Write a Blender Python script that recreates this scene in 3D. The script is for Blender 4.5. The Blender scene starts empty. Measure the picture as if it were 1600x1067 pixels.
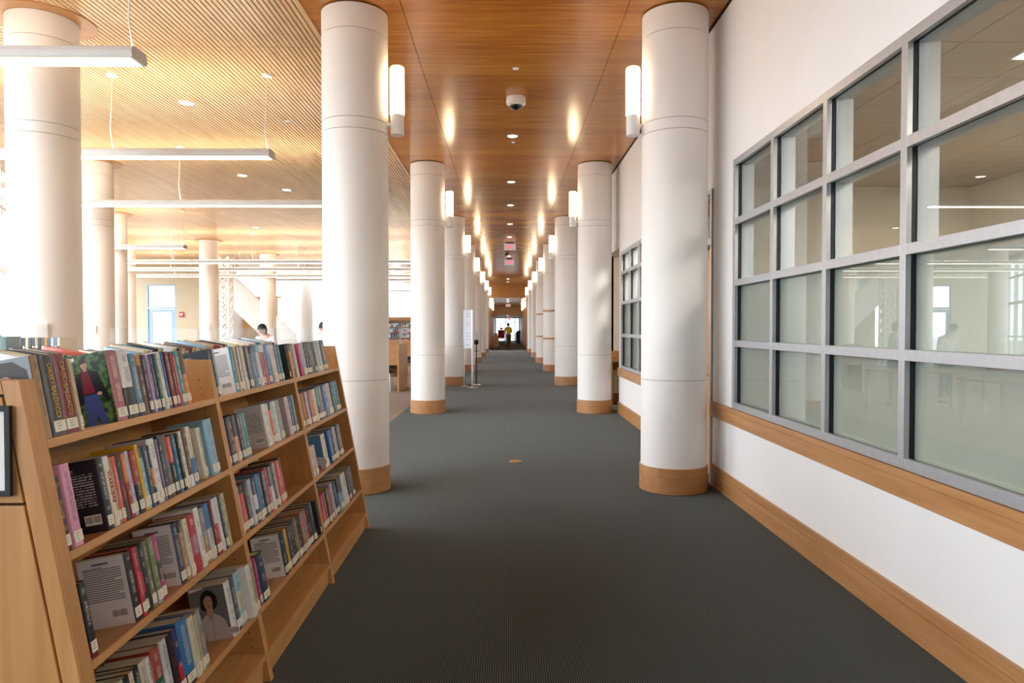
import bpy, math, random
from mathutils import Vector, Matrix

SC = bpy.context.scene
COL = SC.collection
rnd = random.Random(11)
PI = math.pi

# ------------------------------------------------------------------ helpers
def lin(hexs):
    hexs = hexs.lstrip('#')
    out = []
    for i in (0, 2, 4):
        c = int(hexs[i:i + 2], 16) / 255
        out.append(c / 12.92 if c <= 0.04045 else ((c + 0.055) / 1.055) ** 2.4)
    return tuple(out)


class MB:
    """collects polygons and links them as ONE mesh object"""
    def __init__(self):
        self.v, self.f, self.m, self.s = [], [], [], []

    def face(self, idx, mi=0, smooth=False):
        self.f.append(idx); self.m.append(mi); self.s.append(smooth)

    def box(self, x0, x1, y0, y1, z0, z1, mi=0, M=None):
        n = len(self.v)
        for p in ((x0, y0, z0), (x1, y0, z0), (x1, y1, z0), (x0, y1, z0), (x0, y0, z1), (x1, y0, z1), (x1, y1, z1), (x0, y1, z1)):
            self.v.append(tuple(M @ Vector(p)) if M else p)
        for q in ((0, 3, 2, 1), (4, 5, 6, 7), (0, 1, 5, 4), (1, 2, 6, 5), (2, 3, 7, 6), (3, 0, 4, 7)):
            self.face([n + i for i in q], mi)
        return self

    def prism(self, pts, y0, y1, mi=0, axis='y'):
        """polygon given in two coordinates, extruded along the third"""
        n, k = len(self.v), len(pts)
        def P(a, b, t):
            return {'y': (a, t, b), 'x': (t, a, b), 'z': (a, b, t)}[axis]
        for t in (y0, y1):
            for a, b in pts:
                self.v.append(P(a, b, t))
        self.face([n + i for i in range(k)], mi)
        self.face([n + k + i for i in reversed(range(k))], mi)
        for i in range(k):
            j = (i + 1) % k
            self.face([n + i, n + k + i, n + k + j, n + j], mi)
        return self

    def lathe(self, prof, cx=0, cy=0, cz=0, seg=48, mi=0, cap=True, mis=None):
        n = len(self.v)
        for r, z in prof:
            for i in range(seg):
                a = 2 * PI * i / seg
                self.v.append((cx + r * math.cos(a), cy + r * math.sin(a), cz + z))
        for k in range(len(prof) - 1):
            for i in range(seg):
                j = (i + 1) % seg
                self.face([n + k * seg + i, n + k * seg + j, n + (k + 1) * seg + j, n + (k + 1) * seg + i], mis[k] if mis else mi, True)
        if cap:
            self.face([n + i for i in reversed(range(seg))], mi)
            self.face([n + (len(prof) - 1) * seg + i for i in range(seg)], mis[-1] if mis else mi)
        return self

    def tube(self, pts, r, seg=10, mi=0):
        n = len(self.v)
        pts = [Vector(p) for p in pts]
        rs = r if isinstance(r, (list, tuple)) else [r] * len(pts)
        up = None
        for i, p in enumerate(pts):
            d = (pts[min(i + 1, len(pts) - 1)] - pts[max(i - 1, 0)]).normalized()
            if up is None:
                up = Vector((0, 0, 1)) if abs(d.z) < .9 else Vector((1, 0, 0))
            a = d.cross(up).normalized(); b = a.cross(d).normalized(); up = b
            for k in range(seg):
                t = 2 * PI * k / seg
                self.v.append(tuple(p + (a * math.cos(t) + b * math.sin(t)) * rs[i]))
        for i in range(len(pts) - 1):
            for k in range(seg):
                j = (k + 1) % seg
                self.face([n + i * seg + k, n + i * seg + j, n + (i + 1) * seg + j, n + (i + 1) * seg + k], mi, True)
        self.face([n + k for k in reversed(range(seg))], mi)
        self.face([n + (len(pts) - 1) * seg + k for k in range(seg)], mi)
        return self

    def ball(self, c, r, mi=0, seg=16, rings=10, sq=(1, 1, 1), zmin=-1.0, M=None):
        n = len(self.v)
        z0 = math.asin(max(-1, zmin))
        for k in range(rings + 1):
            t = z0 + (PI / 2 - z0) * k / rings
            for i in range(seg):
                a = 2 * PI * i / seg
                p = Vector((r * math.cos(t) * math.cos(a) * sq[0], r * math.cos(t) * math.sin(a) * sq[1], r * math.sin(t) * sq[2]))
                if M: p = M @ p
                self.v.append((c[0] + p.x, c[1] + p.y, c[2] + p.z))
        for k in range(rings):
            for i in range(seg):
                j = (i + 1) % seg
                self.face([n + k * seg + i, n + k * seg + j, n + (k + 1) * seg + j, n + (k + 1) * seg + i], mi, True)
        self.face([n + i for i in reversed(range(seg))], mi)
        return self

    def build(self, name, mats, parent=None, loc=None, rot=None, bevel=0, kind=None):
        me = bpy.data.meshes.new(name)
        me.from_pydata([tuple(p) for p in self.v], [], self.f)
        if not isinstance(mats, (list, tuple)): mats = [mats]
        for m in mats: me.materials.append(m)
        me.polygons.foreach_set('material_index', self.m)
        me.polygons.foreach_set('use_smooth', self.s)
        me.update()
        if any(self.s):
            me.set_sharp_from_angle(angle=math.radians(40))
        o = bpy.data.objects.new(name, me)
        COL.objects.link(o)
        if parent is not None: o.parent = parent
        if loc is not None: o.location = loc
        if rot is not None: o.rotation_euler = rot
        if kind: o['kind'] = kind
        if bevel:
            b = o.modifiers.new('bevel', 'BEVEL'); b.width = bevel; b.segments = 2; b.limit_method = 'ANGLE'
        return o


def tag(o, label, cat, group=None, kind=None):
    o['label'] = label; o['category'] = cat
    if group: o['group'] = group
    if kind: o['kind'] = kind
    return o


def thing(name, label, cat, loc=(0, 0, 0), rot=(0, 0, 0), group=None, kind=None):
    o = bpy.data.objects.new(name, None); COL.objects.link(o)
    o.empty_display_size = .1
    o.location = loc; o.rotation_euler = rot
    return tag(o, label, cat, group, kind)


def copy_tree(o, loc, label, rot=None, group=None):
    r = o.copy(); COL.objects.link(r); r.location = loc
    if rot is not None: r.rotation_euler = rot
    r['label'] = label
    if group: r['group'] = group
    for ch in list(o.children):
        c = ch.copy(); COL.objects.link(c); c.parent = r
        for g in list(ch.children):
            d = g.copy(); COL.objects.link(d); d.parent = c
    return r


def struct(name, mb, mats, parent=None, bevel=0):
    return mb.build(name, mats, parent, bevel=bevel, kind='structure')


ORD = 'zeroth first second third fourth fifth sixth seventh eighth ninth tenth eleventh twelfth thirteenth fourteenth fifteenth sixteenth seventeenth eighteenth nineteenth twentieth twenty-first twenty-second twenty-third twenty-fourth twenty-fifth twenty-sixth twenty-seventh twenty-eighth twenty-ninth thirtieth'.split()

# ------------------------------------------------------------------ materials
def new_mat(name):
    m = bpy.data.materials.new(name); m.use_nodes = True
    nt = m.node_tree
    b = nt.nodes['Principled BSDF']
    return m, nt, b


def plain(name, hexs, rough=.5, metal=0, spec=.5, var=0.0, scale=4, coat=0):
    m, nt, b = new_mat(name)
    c = lin(hexs)
    b.inputs['Base Color'].default_value = (*c, 1)
    b.inputs['Roughness'].default_value = rough
    b.inputs['Metallic'].default_value = metal
    b.inputs['Specular IOR Level'].default_value = spec
    b.inputs['Coat Weight'].default_value = coat
    tc = nt.nodes.new('ShaderNodeTexCoord')
    n = nt.nodes.new('ShaderNodeTexNoise'); n.inputs['Scale'].default_value = scale; n.inputs['Detail'].default_value = 4
    nt.links.new(tc.outputs['Object'], n.inputs['Vector'])
    r = nt.nodes.new('ShaderNodeValToRGB')
    v = var or .02
    r.color_ramp.elements[0].color = (*[x * (1 - v) for x in c], 1); r.color_ramp.elements[0].position = .3
    r.color_ramp.elements[1].color = (*[min(1, x * (1 + v)) for x in c], 1); r.color_ramp.elements[1].position = .7
    nt.links.new(n.outputs['Fac'], r.inputs['Fac'])
    nt.links.new(r.outputs['Color'], b.inputs['Base Color'])
    return m


def emit(name, hexs, strength):
    m = bpy.data.materials.new(name); m.use_nodes = True
    nt = m.node_tree; nt.nodes.clear()
    e = nt.nodes.new('ShaderNodeEmission'); o = nt.nodes.new('ShaderNodeOutputMaterial')
    e.inputs['Color'].default_value = (*lin(hexs), 1); e.inputs['Strength'].default_value = strength
    nt.links.new(e.outputs[0], o.inputs['Surface'])
    return m


def wood(name, c0, c1, axis='z', rough=.4, coat=.0, stretch=18, fine=1.0, bands=None, spec=.5, aniso=0):
    """fine straight-grained maple; grain runs along the axis; bands = (axis, width) of veneer leaves of slightly different tone"""
    m, nt, b = new_mat(name)
    N, L = nt.nodes, nt.links
    tc = N.new('ShaderNodeTexCoord'); mp = N.new('ShaderNodeMapping')
    s = [stretch * fine] * 3
    s['xyz'.index(axis)] = 1.2 * fine
    mp.inputs['Scale'].default_value = s
    L.new(tc.outputs['Object'], mp.inputs['Vector'])
    n = N.new('ShaderNodeTexNoise'); n.inputs['Scale'].default_value = 1.0; n.inputs['Detail'].default_value = 6; n.inputs['Roughness'].default_value = .6
    L.new(mp.outputs[0], n.inputs['Vector'])
    fac = n.outputs['Fac']
    if bands:
        sep = N.new('ShaderNodeSeparateXYZ'); L.new(tc.outputs['Object'], sep.inputs[0])
        d = N.new('ShaderNodeMath'); d.operation = 'DIVIDE'; d.inputs[1].default_value = bands[1]
        L.new(sep.outputs['XYZ'.index(bands[0].upper())], d.inputs[0])
        fl = N.new('ShaderNodeMath'); fl.operation = 'FLOOR'; L.new(d.outputs[0], fl.inputs[0])
        wn = N.new('ShaderNodeTexWhiteNoise'); wn.noise_dimensions = '1D'; L.new(fl.outputs[0], wn.inputs['W'])
        mx = N.new('ShaderNodeMath'); mx.operation = 'MULTIPLY_ADD'; mx.inputs[1].default_value = .28; mx.inputs[2].default_value = -.14
        L.new(wn.outputs['Value'], mx.inputs[0])
        ad = N.new('ShaderNodeMath'); ad.operation = 'ADD'; L.new(fac, ad.inputs[0]); L.new(mx.outputs[0], ad.inputs[1])
        fac = ad.outputs[0]
    r = N.new('ShaderNodeValToRGB')
    r.color_ramp.elements[0].position = .28; r.color_ramp.elements[1].position = .72
    r.color_ramp.elements[0].color = (*lin(c0), 1); r.color_ramp.elements[1].color = (*lin(c1), 1)
    L.new(fac, r.inputs['Fac']); L.new(r.outputs['Color'], b.inputs['Base Color'])
    b.inputs['Roughness'].default_value = rough; b.inputs['Coat Weight'].default_value = coat
    b.inputs['Coat Roughness'].default_value = .12
    b.inputs['Specular IOR Level'].default_value = spec
    return m


def clear(name, tint=(1, 1, 1), rough=0.0, ior=1.5, refl=1.0):
    """flat glazing: lets light straight through and mirrors by its angle"""
    m = bpy.data.materials.new(name); m.use_nodes = True
    nt = m.node_tree; nt.nodes.clear(); N, L = nt.nodes, nt.links
    o = N.new('ShaderNodeOutputMaterial'); t = N.new('ShaderNodeBsdfTransparent'); g = N.new('ShaderNodeBsdfGlossy')
    t.inputs['Color'].default_value = (*tint, 1); g.inputs['Roughness'].default_value = rough
    lw = N.new('ShaderNodeLayerWeight'); lw.inputs['Blend'].default_value = .5
    f0 = ((ior - 1) / (ior + 1)) ** 2
    pw = N.new('ShaderNodeMath'); pw.operation = 'POWER'; pw.inputs[1].default_value = 5; L.new(lw.outputs['Facing'], pw.inputs[0])
    mu = N.new('ShaderNodeMath'); mu.operation = 'MULTIPLY_ADD'; mu.use_clamp = True
    mu.inputs[1].default_value = (1 - f0) * refl; mu.inputs[2].default_value = f0 * refl; L.new(pw.outputs[0], mu.inputs[0])
    mx = N.new('ShaderNodeMixShader')
    cap = N.new('ShaderNodeMath'); cap.operation = 'MINIMUM'; cap.inputs[1].default_value = .3; L.new(mu.outputs[0], cap.inputs[0])
    L.new(cap.outputs[0], mx.inputs[0]); L.new(t.outputs[0], mx.inputs[1]); L.new(g.outputs[0], mx.inputs[2])
    L.new(mx.outputs[0], o.inputs['Surface'])
    return m


def math_node(nt, op, a, b=None):
    n = nt.nodes.new('ShaderNodeMath'); n.operation = op
    for i, x in enumerate((a, b)):
        if x is None: continue
        if isinstance(x, (int, float)): n.inputs[i].default_value = x
        else: nt.links.new(x, n.inputs[i])
    return n.outputs[0]


def carpet(name, c_dark, c_light, pitch, rough=.95):
    """ribbed carpet: fine ribs along the hall with flecked yarn"""
    m, nt, b = new_mat(name)
    N, L = nt.nodes, nt.links
    tc = N.new('ShaderNodeTexCoord'); sep = N.new('ShaderNodeSeparateXYZ'); L.new(tc.outputs['Object'], sep.inputs[0])
    w = math_node(nt, 'SINE', math_node(nt, 'MULTIPLY', sep.outputs[0], 2 * PI / pitch))
    n = N.new('ShaderNodeTexNoise'); n.inputs['Scale'].default_value = 160; n.inputs['Detail'].default_value = 2
    L.new(tc.outputs['Object'], n.inputs['Vector'])
    f = math_node(nt, 'ADD', math_node(nt, 'MULTIPLY', w, .42), math_node(nt, 'ADD', math_node(nt, 'MULTIPLY', n.outputs['Fac'], .7), .12))
    r = N.new('ShaderNodeValToRGB')
    r.color_ramp.elements[0].position = .2; r.color_ramp.elements[1].position = .85
    r.color_ramp.elements[0].color = (*lin(c_dark), 1); r.color_ramp.elements[1].color = (*lin(c_light), 1)
    L.new(f, r.inputs['Fac']); L.new(r.outputs['Color'], b.inputs['Base Color'])
    b.inputs['Roughness'].default_value = rough; b.inputs['Specular IOR Level'].default_value = .15
    b.inputs['Sheen Weight'].default_value = .1
    return m


M = {}
M['wall'] = plain('wall_paint', '#ebe8e5', .65, var=.015, scale=2)
M['column'] = plain('column_paint', '#ebe7e2', .5, var=.012, scale=2)
M['groove'] = plain('column_joint', '#a39a90', .7)
M['white'] = plain('white_enamel', '#eeeeec', .35)
M['plaster'] = plain('cream_plaster', '#efe2cf', .7)
M['ceil_wood'] = wood('ceiling_veneer', '#ab651a', '#d69436', 'x', rough=.19, coat=.0, stretch=26, bands=('y', .31), spec=.65)
M['ceil_matt'] = wood('ceiling_veneer_matt', '#98602a', '#b57c40', 'x', rough=.5, stretch=20)
M['slat'] = wood('ceiling_slat_maple', '#cda87d', '#e4c79f', 'y', rough=.33, stretch=14, fine=.6)
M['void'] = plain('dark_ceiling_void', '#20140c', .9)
M['maple'] = wood('maple_upright', '#b27f4a', '#cc985f', 'z', rough=.38, stretch=22)
M['maple_y'] = wood('maple_long', '#b27f4a', '#cc985f', 'y', rough=.38, stretch=22)
M['maple_x'] = wood('maple_cross', '#a87743', '#c28f5b', 'x', rough=.4, stretch=20)
M['trim'] = wood('trim_maple', '#a37041', '#bf8d5c', 'y', rough=.4, stretch=20)
M['trim_round'] = wood('trim_maple_bent', '#a37041', '#bf8d5c', 'x', rough=.4, stretch=9)
M['carpet'] = carpet('ribbed_carpet', '#171b1a', '#59605d', .0105)
M['carpet2'] = carpet('beige_carpet', '#6f5b46', '#9c8468', .02)
M['alu'] = plain('brushed_aluminium', '#b9babd', .38, metal=.55, var=.05, scale=30)
M['alu_in'] = plain('inner_aluminium', '#d3d9df', .45)
M['black'] = plain('black_rubber', '#14151a', .6)
M['blackp'] = plain('black_plastic', '#17171a', .4)
M['gap'] = plain('shadow_joint', '#2c1c0e', .9)
M['glass'] = clear('window_glass', (.93, .95, .94), 0.0, 1.75)
M['ext_glass'] = clear('clear_glazing', (1, 1, 1), 0.0, 1.3)
M['tinted_glass'] = clear('tinted_entrance_glass', (.6, .62, .63), 0.0, 1.4)
M['acrylic'] = clear('clear_acrylic', (.95, .965, .97), .02, 1.45, .4)
M['sconce_glass'] = emit('lit_opal_glass', '#ffdfb2', 13.0)
M['pend_glow'] = emit('lit_diffuser', '#ffeed6', 9)
M['pend_up'] = emit('lit_uplight_lens', '#ffead0', 36.0)
M['down_glow'] = emit('lit_downlight', '#fff4e4', 14.0)
M['troffer'] = emit('lit_troffer', '#fff6ea', 34.0)
M['exit_red'] = emit('lit_exit_red', '#ff0f28', 1.5)
M['exit_face'] = emit('lit_exit_face', '#e6dcd8', .5)
M['chrome'] = plain('satin_steel', '#c9c9c9', .25, metal=.9)
M['brass'] = plain('brass_cover', '#c79a63', .35, metal=.7)
M['paper'] = plain('paper', '#f4f3f0', .7)
M['lamp_dark'] = plain('camera_dome', '#141416', .08, spec=.8)
M['fixture'] = plain('fixture_enamel', '#c6c6c4', .4)
M['end_wall'] = plain('end_wall_paint', '#b9a98f', .8)
M['board'] = plain('notice_board_grey', '#c3c5cc', .5)
M['lobby_fill'] = emit('added_lobby_fill', '#ffedd8', 90.0)
M['door_frame'] = plain('pale_blue_frame', '#8fa3b3', .5)
M['room_wall'] = plain('office_wall', '#e2dccf', .8)
M['tile'] = plain('ceiling_tile', '#b9afa5', .9, var=.04, scale=20)
M['tbar'] = plain('ceiling_grid', '#9b9187', .7)


def frosted():
    m = bpy.data.materials.new('frosted_film'); m.use_nodes = True
    nt = m.node_tree; nt.nodes.clear(); N, L = nt.nodes, nt.links
    o = N.new('ShaderNodeOutputMaterial'); t = N.new('ShaderNodeBsdfTranslucent'); d = N.new('ShaderNodeBsdfDiffuse'); p = N.new('ShaderNodeBsdfTransparent')
    t.inputs['Color'].default_value = (.55, .57, .52, 1); d.inputs['Color'].default_value = (.55, .57, .53, 1); p.inputs['Color'].default_value = (.8, .83, .8, 1)
    m1 = N.new('ShaderNodeMixShader'); m1.inputs[0].default_value = .55
    L.new(t.outputs[0], m1.inputs[1]); L.new(d.outputs[0], m1.inputs[2])
    m2 = N.new('ShaderNodeMixShader'); m2.inputs[0].default_value = .12
    L.new(m1.outputs[0], m2.inputs[1]); L.new(p.outputs[0], m2.inputs[2])
    L.new(m2.outputs[0], o.inputs['Surface'])
    return m


M['frost'] = frosted()
# ------------------------------------------------------------------ the setting
CEIL = 4.38
EDGE = -1.83          # edge between the corridor's flat veneer ceiling and the slatted hall ceiling
WX = 1.97             # face of the corridor's window wall
D = [6.55 + 5.94 * k for k in range(7)]      # column rows
LX, RX, CR = -1.40, 1.555, .30

struct('floor', MB().box(EDGE - .03, 6, -8, 78, -.1, 0), M['carpet'])
struct('floor_hall', MB().box(-21, EDGE - .03, -8, 52, -.1, -.0), M['carpet2'])

mb = MB()
for x0, x1 in ((EDGE, -.945), (-.94, 1.085), (1.09, 1.955)):
    mb.box(x0, x1, -8, 39.6, CEIL, CEIL + .1)
struct('ceiling', mb, M['ceil_wood'])
struct('ceiling_joint', MB().box(EDGE, 2.1, -8, 46, CEIL + .05, CEIL + .12), M['gap'])
struct('ceiling_far', MB().box(EDGE, 1.955, 39.602, 46.6, CEIL, CEIL + .1), M['ceil_matt'])
struct('ceiling_edge_trim', MB().box(EDGE - .02, EDGE, -8, 46.6, CEIL - .015, CEIL + .1), M['slat'])


def win_x(y):         # the hall's window wall: straight beside the camera, then running away to the left
    return -4.75 if y < 4 else -4.75 - 13.5 * (y - 4) / 28


mb = MB()
edges_y = [-8 + 1.7 * k for k in range(-0, 33)]
x = EDGE - .022 - .037
while x > -18.5:
    for a in edges_y[:-1]:
        b = min(a + 1.7, 45.2)
        if a > 45 or win_x(a + .85) > x + .4: continue
        if a > 33 and -13.2 < x < -6.8: continue
        mb.box(x, x + .037, a + .004, b - .004, CEIL, CEIL + .025)
    x -= .0505
struct('ceiling_slats', mb, M['slat'])
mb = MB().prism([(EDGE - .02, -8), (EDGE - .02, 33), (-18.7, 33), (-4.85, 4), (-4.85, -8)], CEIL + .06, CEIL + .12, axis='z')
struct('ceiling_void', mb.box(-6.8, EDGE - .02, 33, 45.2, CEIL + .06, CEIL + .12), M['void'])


def slab_wall(mb, holes, y0, y1, z0, z1, x0, x1):
    """wall along y with rectangular holes (ya, yb, za, zb), sorted by ya"""
    cur = y0
    for ya, yb, za, zb in holes:
        mb.box(x0, x1, cur, ya, z0, z1)
        if za > z0: mb.box(x0, x1, ya, yb, z0, za)
        mb.box(x0, x1, ya, yb, zb, z1)
        cur = yb
    mb.box(x0, x1, cur, y1, z0, z1)
    return mb


W1 = (.87, 6.10, .80, 2.95)
DR = (6.72, 7.75, 0, 2.83)
W2 = (9.42, 12.10, .80, 2.80)
struct('wall_right', slab_wall(MB(), [W1, DR, W2], -8, 12.35, 0, CEIL - .02, WX, WX + .15), M['wall'])
struct('wall_right_gap_shade', MB().box(WX - .006, WX + .15, -8, 46.6, CEIL - .02, CEIL + .06), M['gap'])  # solid dark strip, its colour standing for the shade in the gap
struct('wall_right_far', MB().box(WX, WX + .15, 14.0, 46.6, 0, CEIL - .02), M['wall'])
# rail and baseboard, each with a fine joint line near its upper edge
def rail(mb, y0, y1, z0, z1, x1=WX, t=.022):
    g = z0 + (z1 - z0) * .72
    return mb.box(x1 - t, x1, y0, y1, z0, g - .0015).box(x1 - t, x1, y0, y1, g + .0015, z1).box(x1 - t + .004, x1, y0, y1, g - .0015, g + .0015)
struct('trim_1', rail(MB(), -8, 6.72, .66, .80, t=.028), M['trim'])
struct('trim_2', rail(MB(), 7.8, 12.36, .66, .80, t=.028), M['trim'])
struct('baseboard_right', rail(MB(), -8, 6.72, 0, .2), M['trim'])
struct('baseboard_right_far', rail(MB(), 7.8, 12.37, 0, .2), M['trim'])

# alcove past the second window
struct('wall_alcove', MB().box(WX, 4.4, 14.0, 14.12, 0, 3.0).box(4.3, 4.4, 12.35, 14.0, 0, 3.0).box(WX + .15, 4.4, 12.25, 12.35, 0, 3.0), M['plaster'])
struct('ceiling_alcove', MB().box(WX, 4.4, 12.35, 14.0, 2.9, 3.0).box(WX, WX + .1, 12.35, 14.0, 3.0, CEIL - .02), M['wall'])
struct('trim_alcove', MB().box(WX, 4.3, 13.97, 14.0, .66, .80), M['trim'])
struct('baseboard_alcove', MB().box(WX, 4.3, 13.975, 14.0, 0, .2), M['trim'])
b = thing('bench', 'maple counter ledge built across the alcove past the second window', 'counter', (2.9, 13.7, 0))
MB().box(-.9, 1.35, -.02, .27, .84, .90).build('ledge', M['maple_x'], b, bevel=.004)
MB().box(-.9, 1.35, .23, .27, .90, 1.04).build('upstand', M['maple_x'], b)
MB().box(-.9, -.86, .0, .27, 0, .84).box(1.31, 1.35, 0, .27, 0, .84).build('side_panel', M['maple'], b)
b.location = (2.92, 13.69, 0)
lamp = thing('ceiling_light', 'round flush ceiling light inside the alcove past the second window', 'lamp', (3.1, 13.1, 2.9))
MB().lathe([(.17, -.05), (.18, -.03), (.18, 0)], seg=32).build('lens', M['pend_glow'], lamp)
MB().lathe([(.2, -.015), (.2, 0)], seg=32).build('rim', M['white'], lamp)


def window(name, hole, ys, zs, frost_top):
    """aluminium storefront window: outer frame, black gaskets, deep inner frame, glass, frosted film on the lower rows"""
    w = thing(name, '', '', kind='structure'); del w['label'], w['category']
    h = .0275
    def grid(mb, x0, x1, hw, hz):
        for y in ys: mb.box(x0, x1, y - hw, y + hw, zs[0] - h, zs[-1] + h)
        for z in zs:
            for a, b2 in zip(ys[1:], ys[:-1]):
                mb.box(x0, x1, a + hw, b2 - hw, z - hz, z + hz)
        return mb
    grid(MB(), WX - .014, WX + .014, h, h).build('frame', M['alu'], w, bevel=.0015)
    grid(MB(), WX + .014, WX + .038, h - .004, h - .006).build('gasket', M['black'], w)
    grid(MB(), WX + .046, WX + .15, h - .004, h - .008).build('inner_frame', M['alu_in'], w)
    MB().box(WX + .038, WX + .044, ys[-1], ys[0], zs[0], zs[-1]).build('pane', M['glass'], w)
    MB().box(WX + .0445, WX + .0455, ys[-1], ys[0], zs[0], frost_top).build('frosted_film', M['frost'], w)
    return w


Z1 = [.83, 1.365, 1.885, 2.41, 2.92]
window('window_1', W1, [6.07 - .865 * k for k in range(7)], Z1, 1.885)
window('window_2', W2, [12.07, 11.28, 10.49, 9.70 - .25], [.83, 1.37, 1.92, 2.43, 2.77], 1.92)

# office behind the windows
struct('wall_office', MB().box(5.6, 5.7, -3, 12.25, 0, 3.25).box(2.12, 5.6, 12.1, 12.25, 0, 3.25).box(2.12, 5.6, -3.1, -3, 0, 3.25).box(2.12, 5.6, 8.5, 8.6, 0, 3.25), M['room_wall'])
mb = MB()
for j in range(6):
    for k in range(26):
        x0, y0 = 2.12 + .6 * j, -3 + .6 * k
        mb.box(x0 + .004, min(5.6, x0 + .596), y0 + .004, min(12.2, y0 + .596), 3.2, 3.22)
struct('ceiling_office', mb, M['tile'])
struct('ceiling_office_grid', MB().box(2.12, 5.6, -3, 12.2, 3.205, 3.24), M['tbar'])
for i, (x, y) in enumerate(((3.47, 3.85), (3.47, 1.4), (4.85, 4.6), (4.85, 2.0), (3.3, 9.4), (2.8, 10.95))):  # all panels but the first are unseen, added to brighten the office
    t = thing('troffer_light', 'square lit ceiling panel %s office window wall' % ('at the upper corner of the first' if i == 0 else 'added unseen, %s row behind the' % ORD[i]), 'lamp', (x, y, 3.2), group='office ceiling panels')
    t['label'] = ['bright square ceiling panel showing through the top corner of the large window',
                  'added unseen office ceiling panel nearest the camera, behind the large window', 'added unseen office ceiling panel deeper inside, behind the window corner panel',
                  'added unseen ceiling panel deepest inside the office', 'added unseen ceiling panel behind the near end of the small second window', 'added unseen ceiling panel behind the far end of the small second window'][i]
    MB().box(-.29, .29, -.59, .59, -.006, .0).build('lens', M['troffer'], t)
    MB().box(-.3, -.29, -.6, .6, -.012, .0).box(.29, .3, -.6, .6, -.012, .0).box(-.29, .29, -.6, -.59, -.012, 0).box(-.29, .29, .59, .6, -.012, 0).build('frame', M['white'], t)

# door between the two windows
d = thing('door_1', '', '', kind='structure'); del d['label'], d['category']
fx0, fx1 = WX - .02, WX + .14
MB().box(fx0, fx1, 6.72, 6.765, 0, 2.83).box(fx0, fx1, 7.705, 7.75, 0, 2.83).box(fx0, fx1, 6.765, 7.705, 2.785, 2.83).box(fx0, fx1, 6.765, 7.705, 2.30, 2.36).build('frame', M['alu'], d, bevel=.002)
MB().box(WX + .06, WX + .066, 6.765, 7.705, 2.36, 2.785).build('transom_pane', M['glass'], d)
lf = MB().box(WX + .085, WX + .13, 6.77, 6.93, 0.01, 2.295).box(WX + .085, WX + .13, 7.12, 7.70, .01, 2.295).box(WX + .085, WX + .13, 6.93, 7.12, .01, .93).box(WX + .085, WX + .13, 6.93, 7.12, 2.17, 2.295).build('leaf', M['maple'], d)
MB().box(WX + .1, WX + .106, 6.93, 7.12, .93, 2.17).build('vision_pane', M['glass'], lf)
MB().tube([(WX + .085, 7.17, 1.02), (WX + .03, 7.17, 1.02), (WX + .03, 7.06, 1.02)], .009).build('lever_handle', M['chrome'], lf)

# the hall beyond the columns: window wall, end walls
struct('wall_left_near', MB().box(-4.83, -4.67, -8, -3.5, 0, 4.5), M['wall'])  # unseen near wall, its length chosen to set how bright the foreground gets
path = [(-4.75, -3.5), (-4.75, 4), (-18.25, 32)]
for wi, (p, q) in enumerate(zip(path[:-1], path[1:])):
    p, q = Vector((*p, 0)), Vector((*q, 0))
    L_ = (q - p).length; ang = math.atan2(q.y - p.y, q.x - p.x)
    R_ = Matrix.Translation(p) @ Matrix.Rotation(ang, 4, 'Z')
    w = thing('window_%d' % (3 + wi), '', '', kind='structure'); del w['label'], w['category']
    mb = MB(); n = round(L_ / 1.5)
    for k in range(n + 1):
        t = L_ * k / n
        mb.box(t - .035, t + .035, -.06, .06, .1, 4.25, M=R_)
    for z, hz in ((.13, .03), (1.15, .03), (2.5, .05), (3.55, .03), (4.22, .04)):
        mb.box(0, L_, -.05, .05, z - hz, z + hz, M=R_)
    mb.build('frame', M['white'], w)
    MB().box(0, L_, -.004, .004, .1, 4.25, M=R_).build('pane', M['ext_glass'], w)
    struct('wall_left_%s' % ('sill' if wi else 'sill_near'), MB().box(0, L_, -.08, .08, 0, .1, M=R_).box(0, L_, -.08, .08, 4.25, 4.5, M=R_), M['wall'])
struct('wall_back', MB().box(-4.9, 2.12, -8.15, -8, 0, 4.5), M['wall'])

# end wall of the hall with the glazed exit door
BY = 32
mb = MB()
for x0, x1, z0, z1 in ((-18.3, -16.32, 0, 4.4), (-14.96, -13.15, 0, 4.4), (-16.32, -14.96, 3.45, 4.4)):
    mb.box(x0, x1, BY, BY + .2, z0, z1)
struct('wall_end', mb, M['end_wall'])
d = thing('door_2', '', '', kind='structure'); del d['label'], d['category']
MB().box(-16.32, -16.24, BY, BY + .15, 0, 3.45).box(-15.04, -14.96, BY, BY + .15, 0, 3.45).box(-16.24, -15.04, BY, BY + .15, 3.38, 3.45).box(-16.24, -15.04, BY, BY + .15, 2.34, 2.44).build('frame', M['door_frame'], d)
lf = MB().box(-16.22, -16.06, BY + .04, BY + .1, .01, 2.33).box(-15.22, -15.06, BY + .04, BY + .1, .01, 2.33).box(-16.06, -15.22, BY + .04, BY + .1, 2.2, 2.33).box(-16.06, -15.22, BY + .04, BY + .1, .01, .3).build('leaf', M['door_frame'], d)
MB().box(-16.06, -15.22, BY + .06, BY + .066, .3, 2.2).build('door_pane', M['ext_glass'], lf)
MB().box(-16.24, -15.04, BY + .06, BY + .066, 2.44, 3.38).build('transom_pane', M['ext_glass'], d)
MB().tube([(-15.3, BY - .03, 1.05), (-16.0, BY - .03, 1.05)], .02).build('push_bar', M['chrome'], lf)
a = thing('fire_alarm_pull', 'small red fire alarm pull station on the hall end wall', 'alarm', (-14.72, BY, 2.1))
MB().box(-.1, .1, -.05, 0, -.12, .12).build('case', plain('alarm_red', '#b8242a', .4), a, bevel=.008)
MB().box(-.07, .07, -.062, -.05, -.02, .03).build('pull_bar', M['white'], a)

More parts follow.
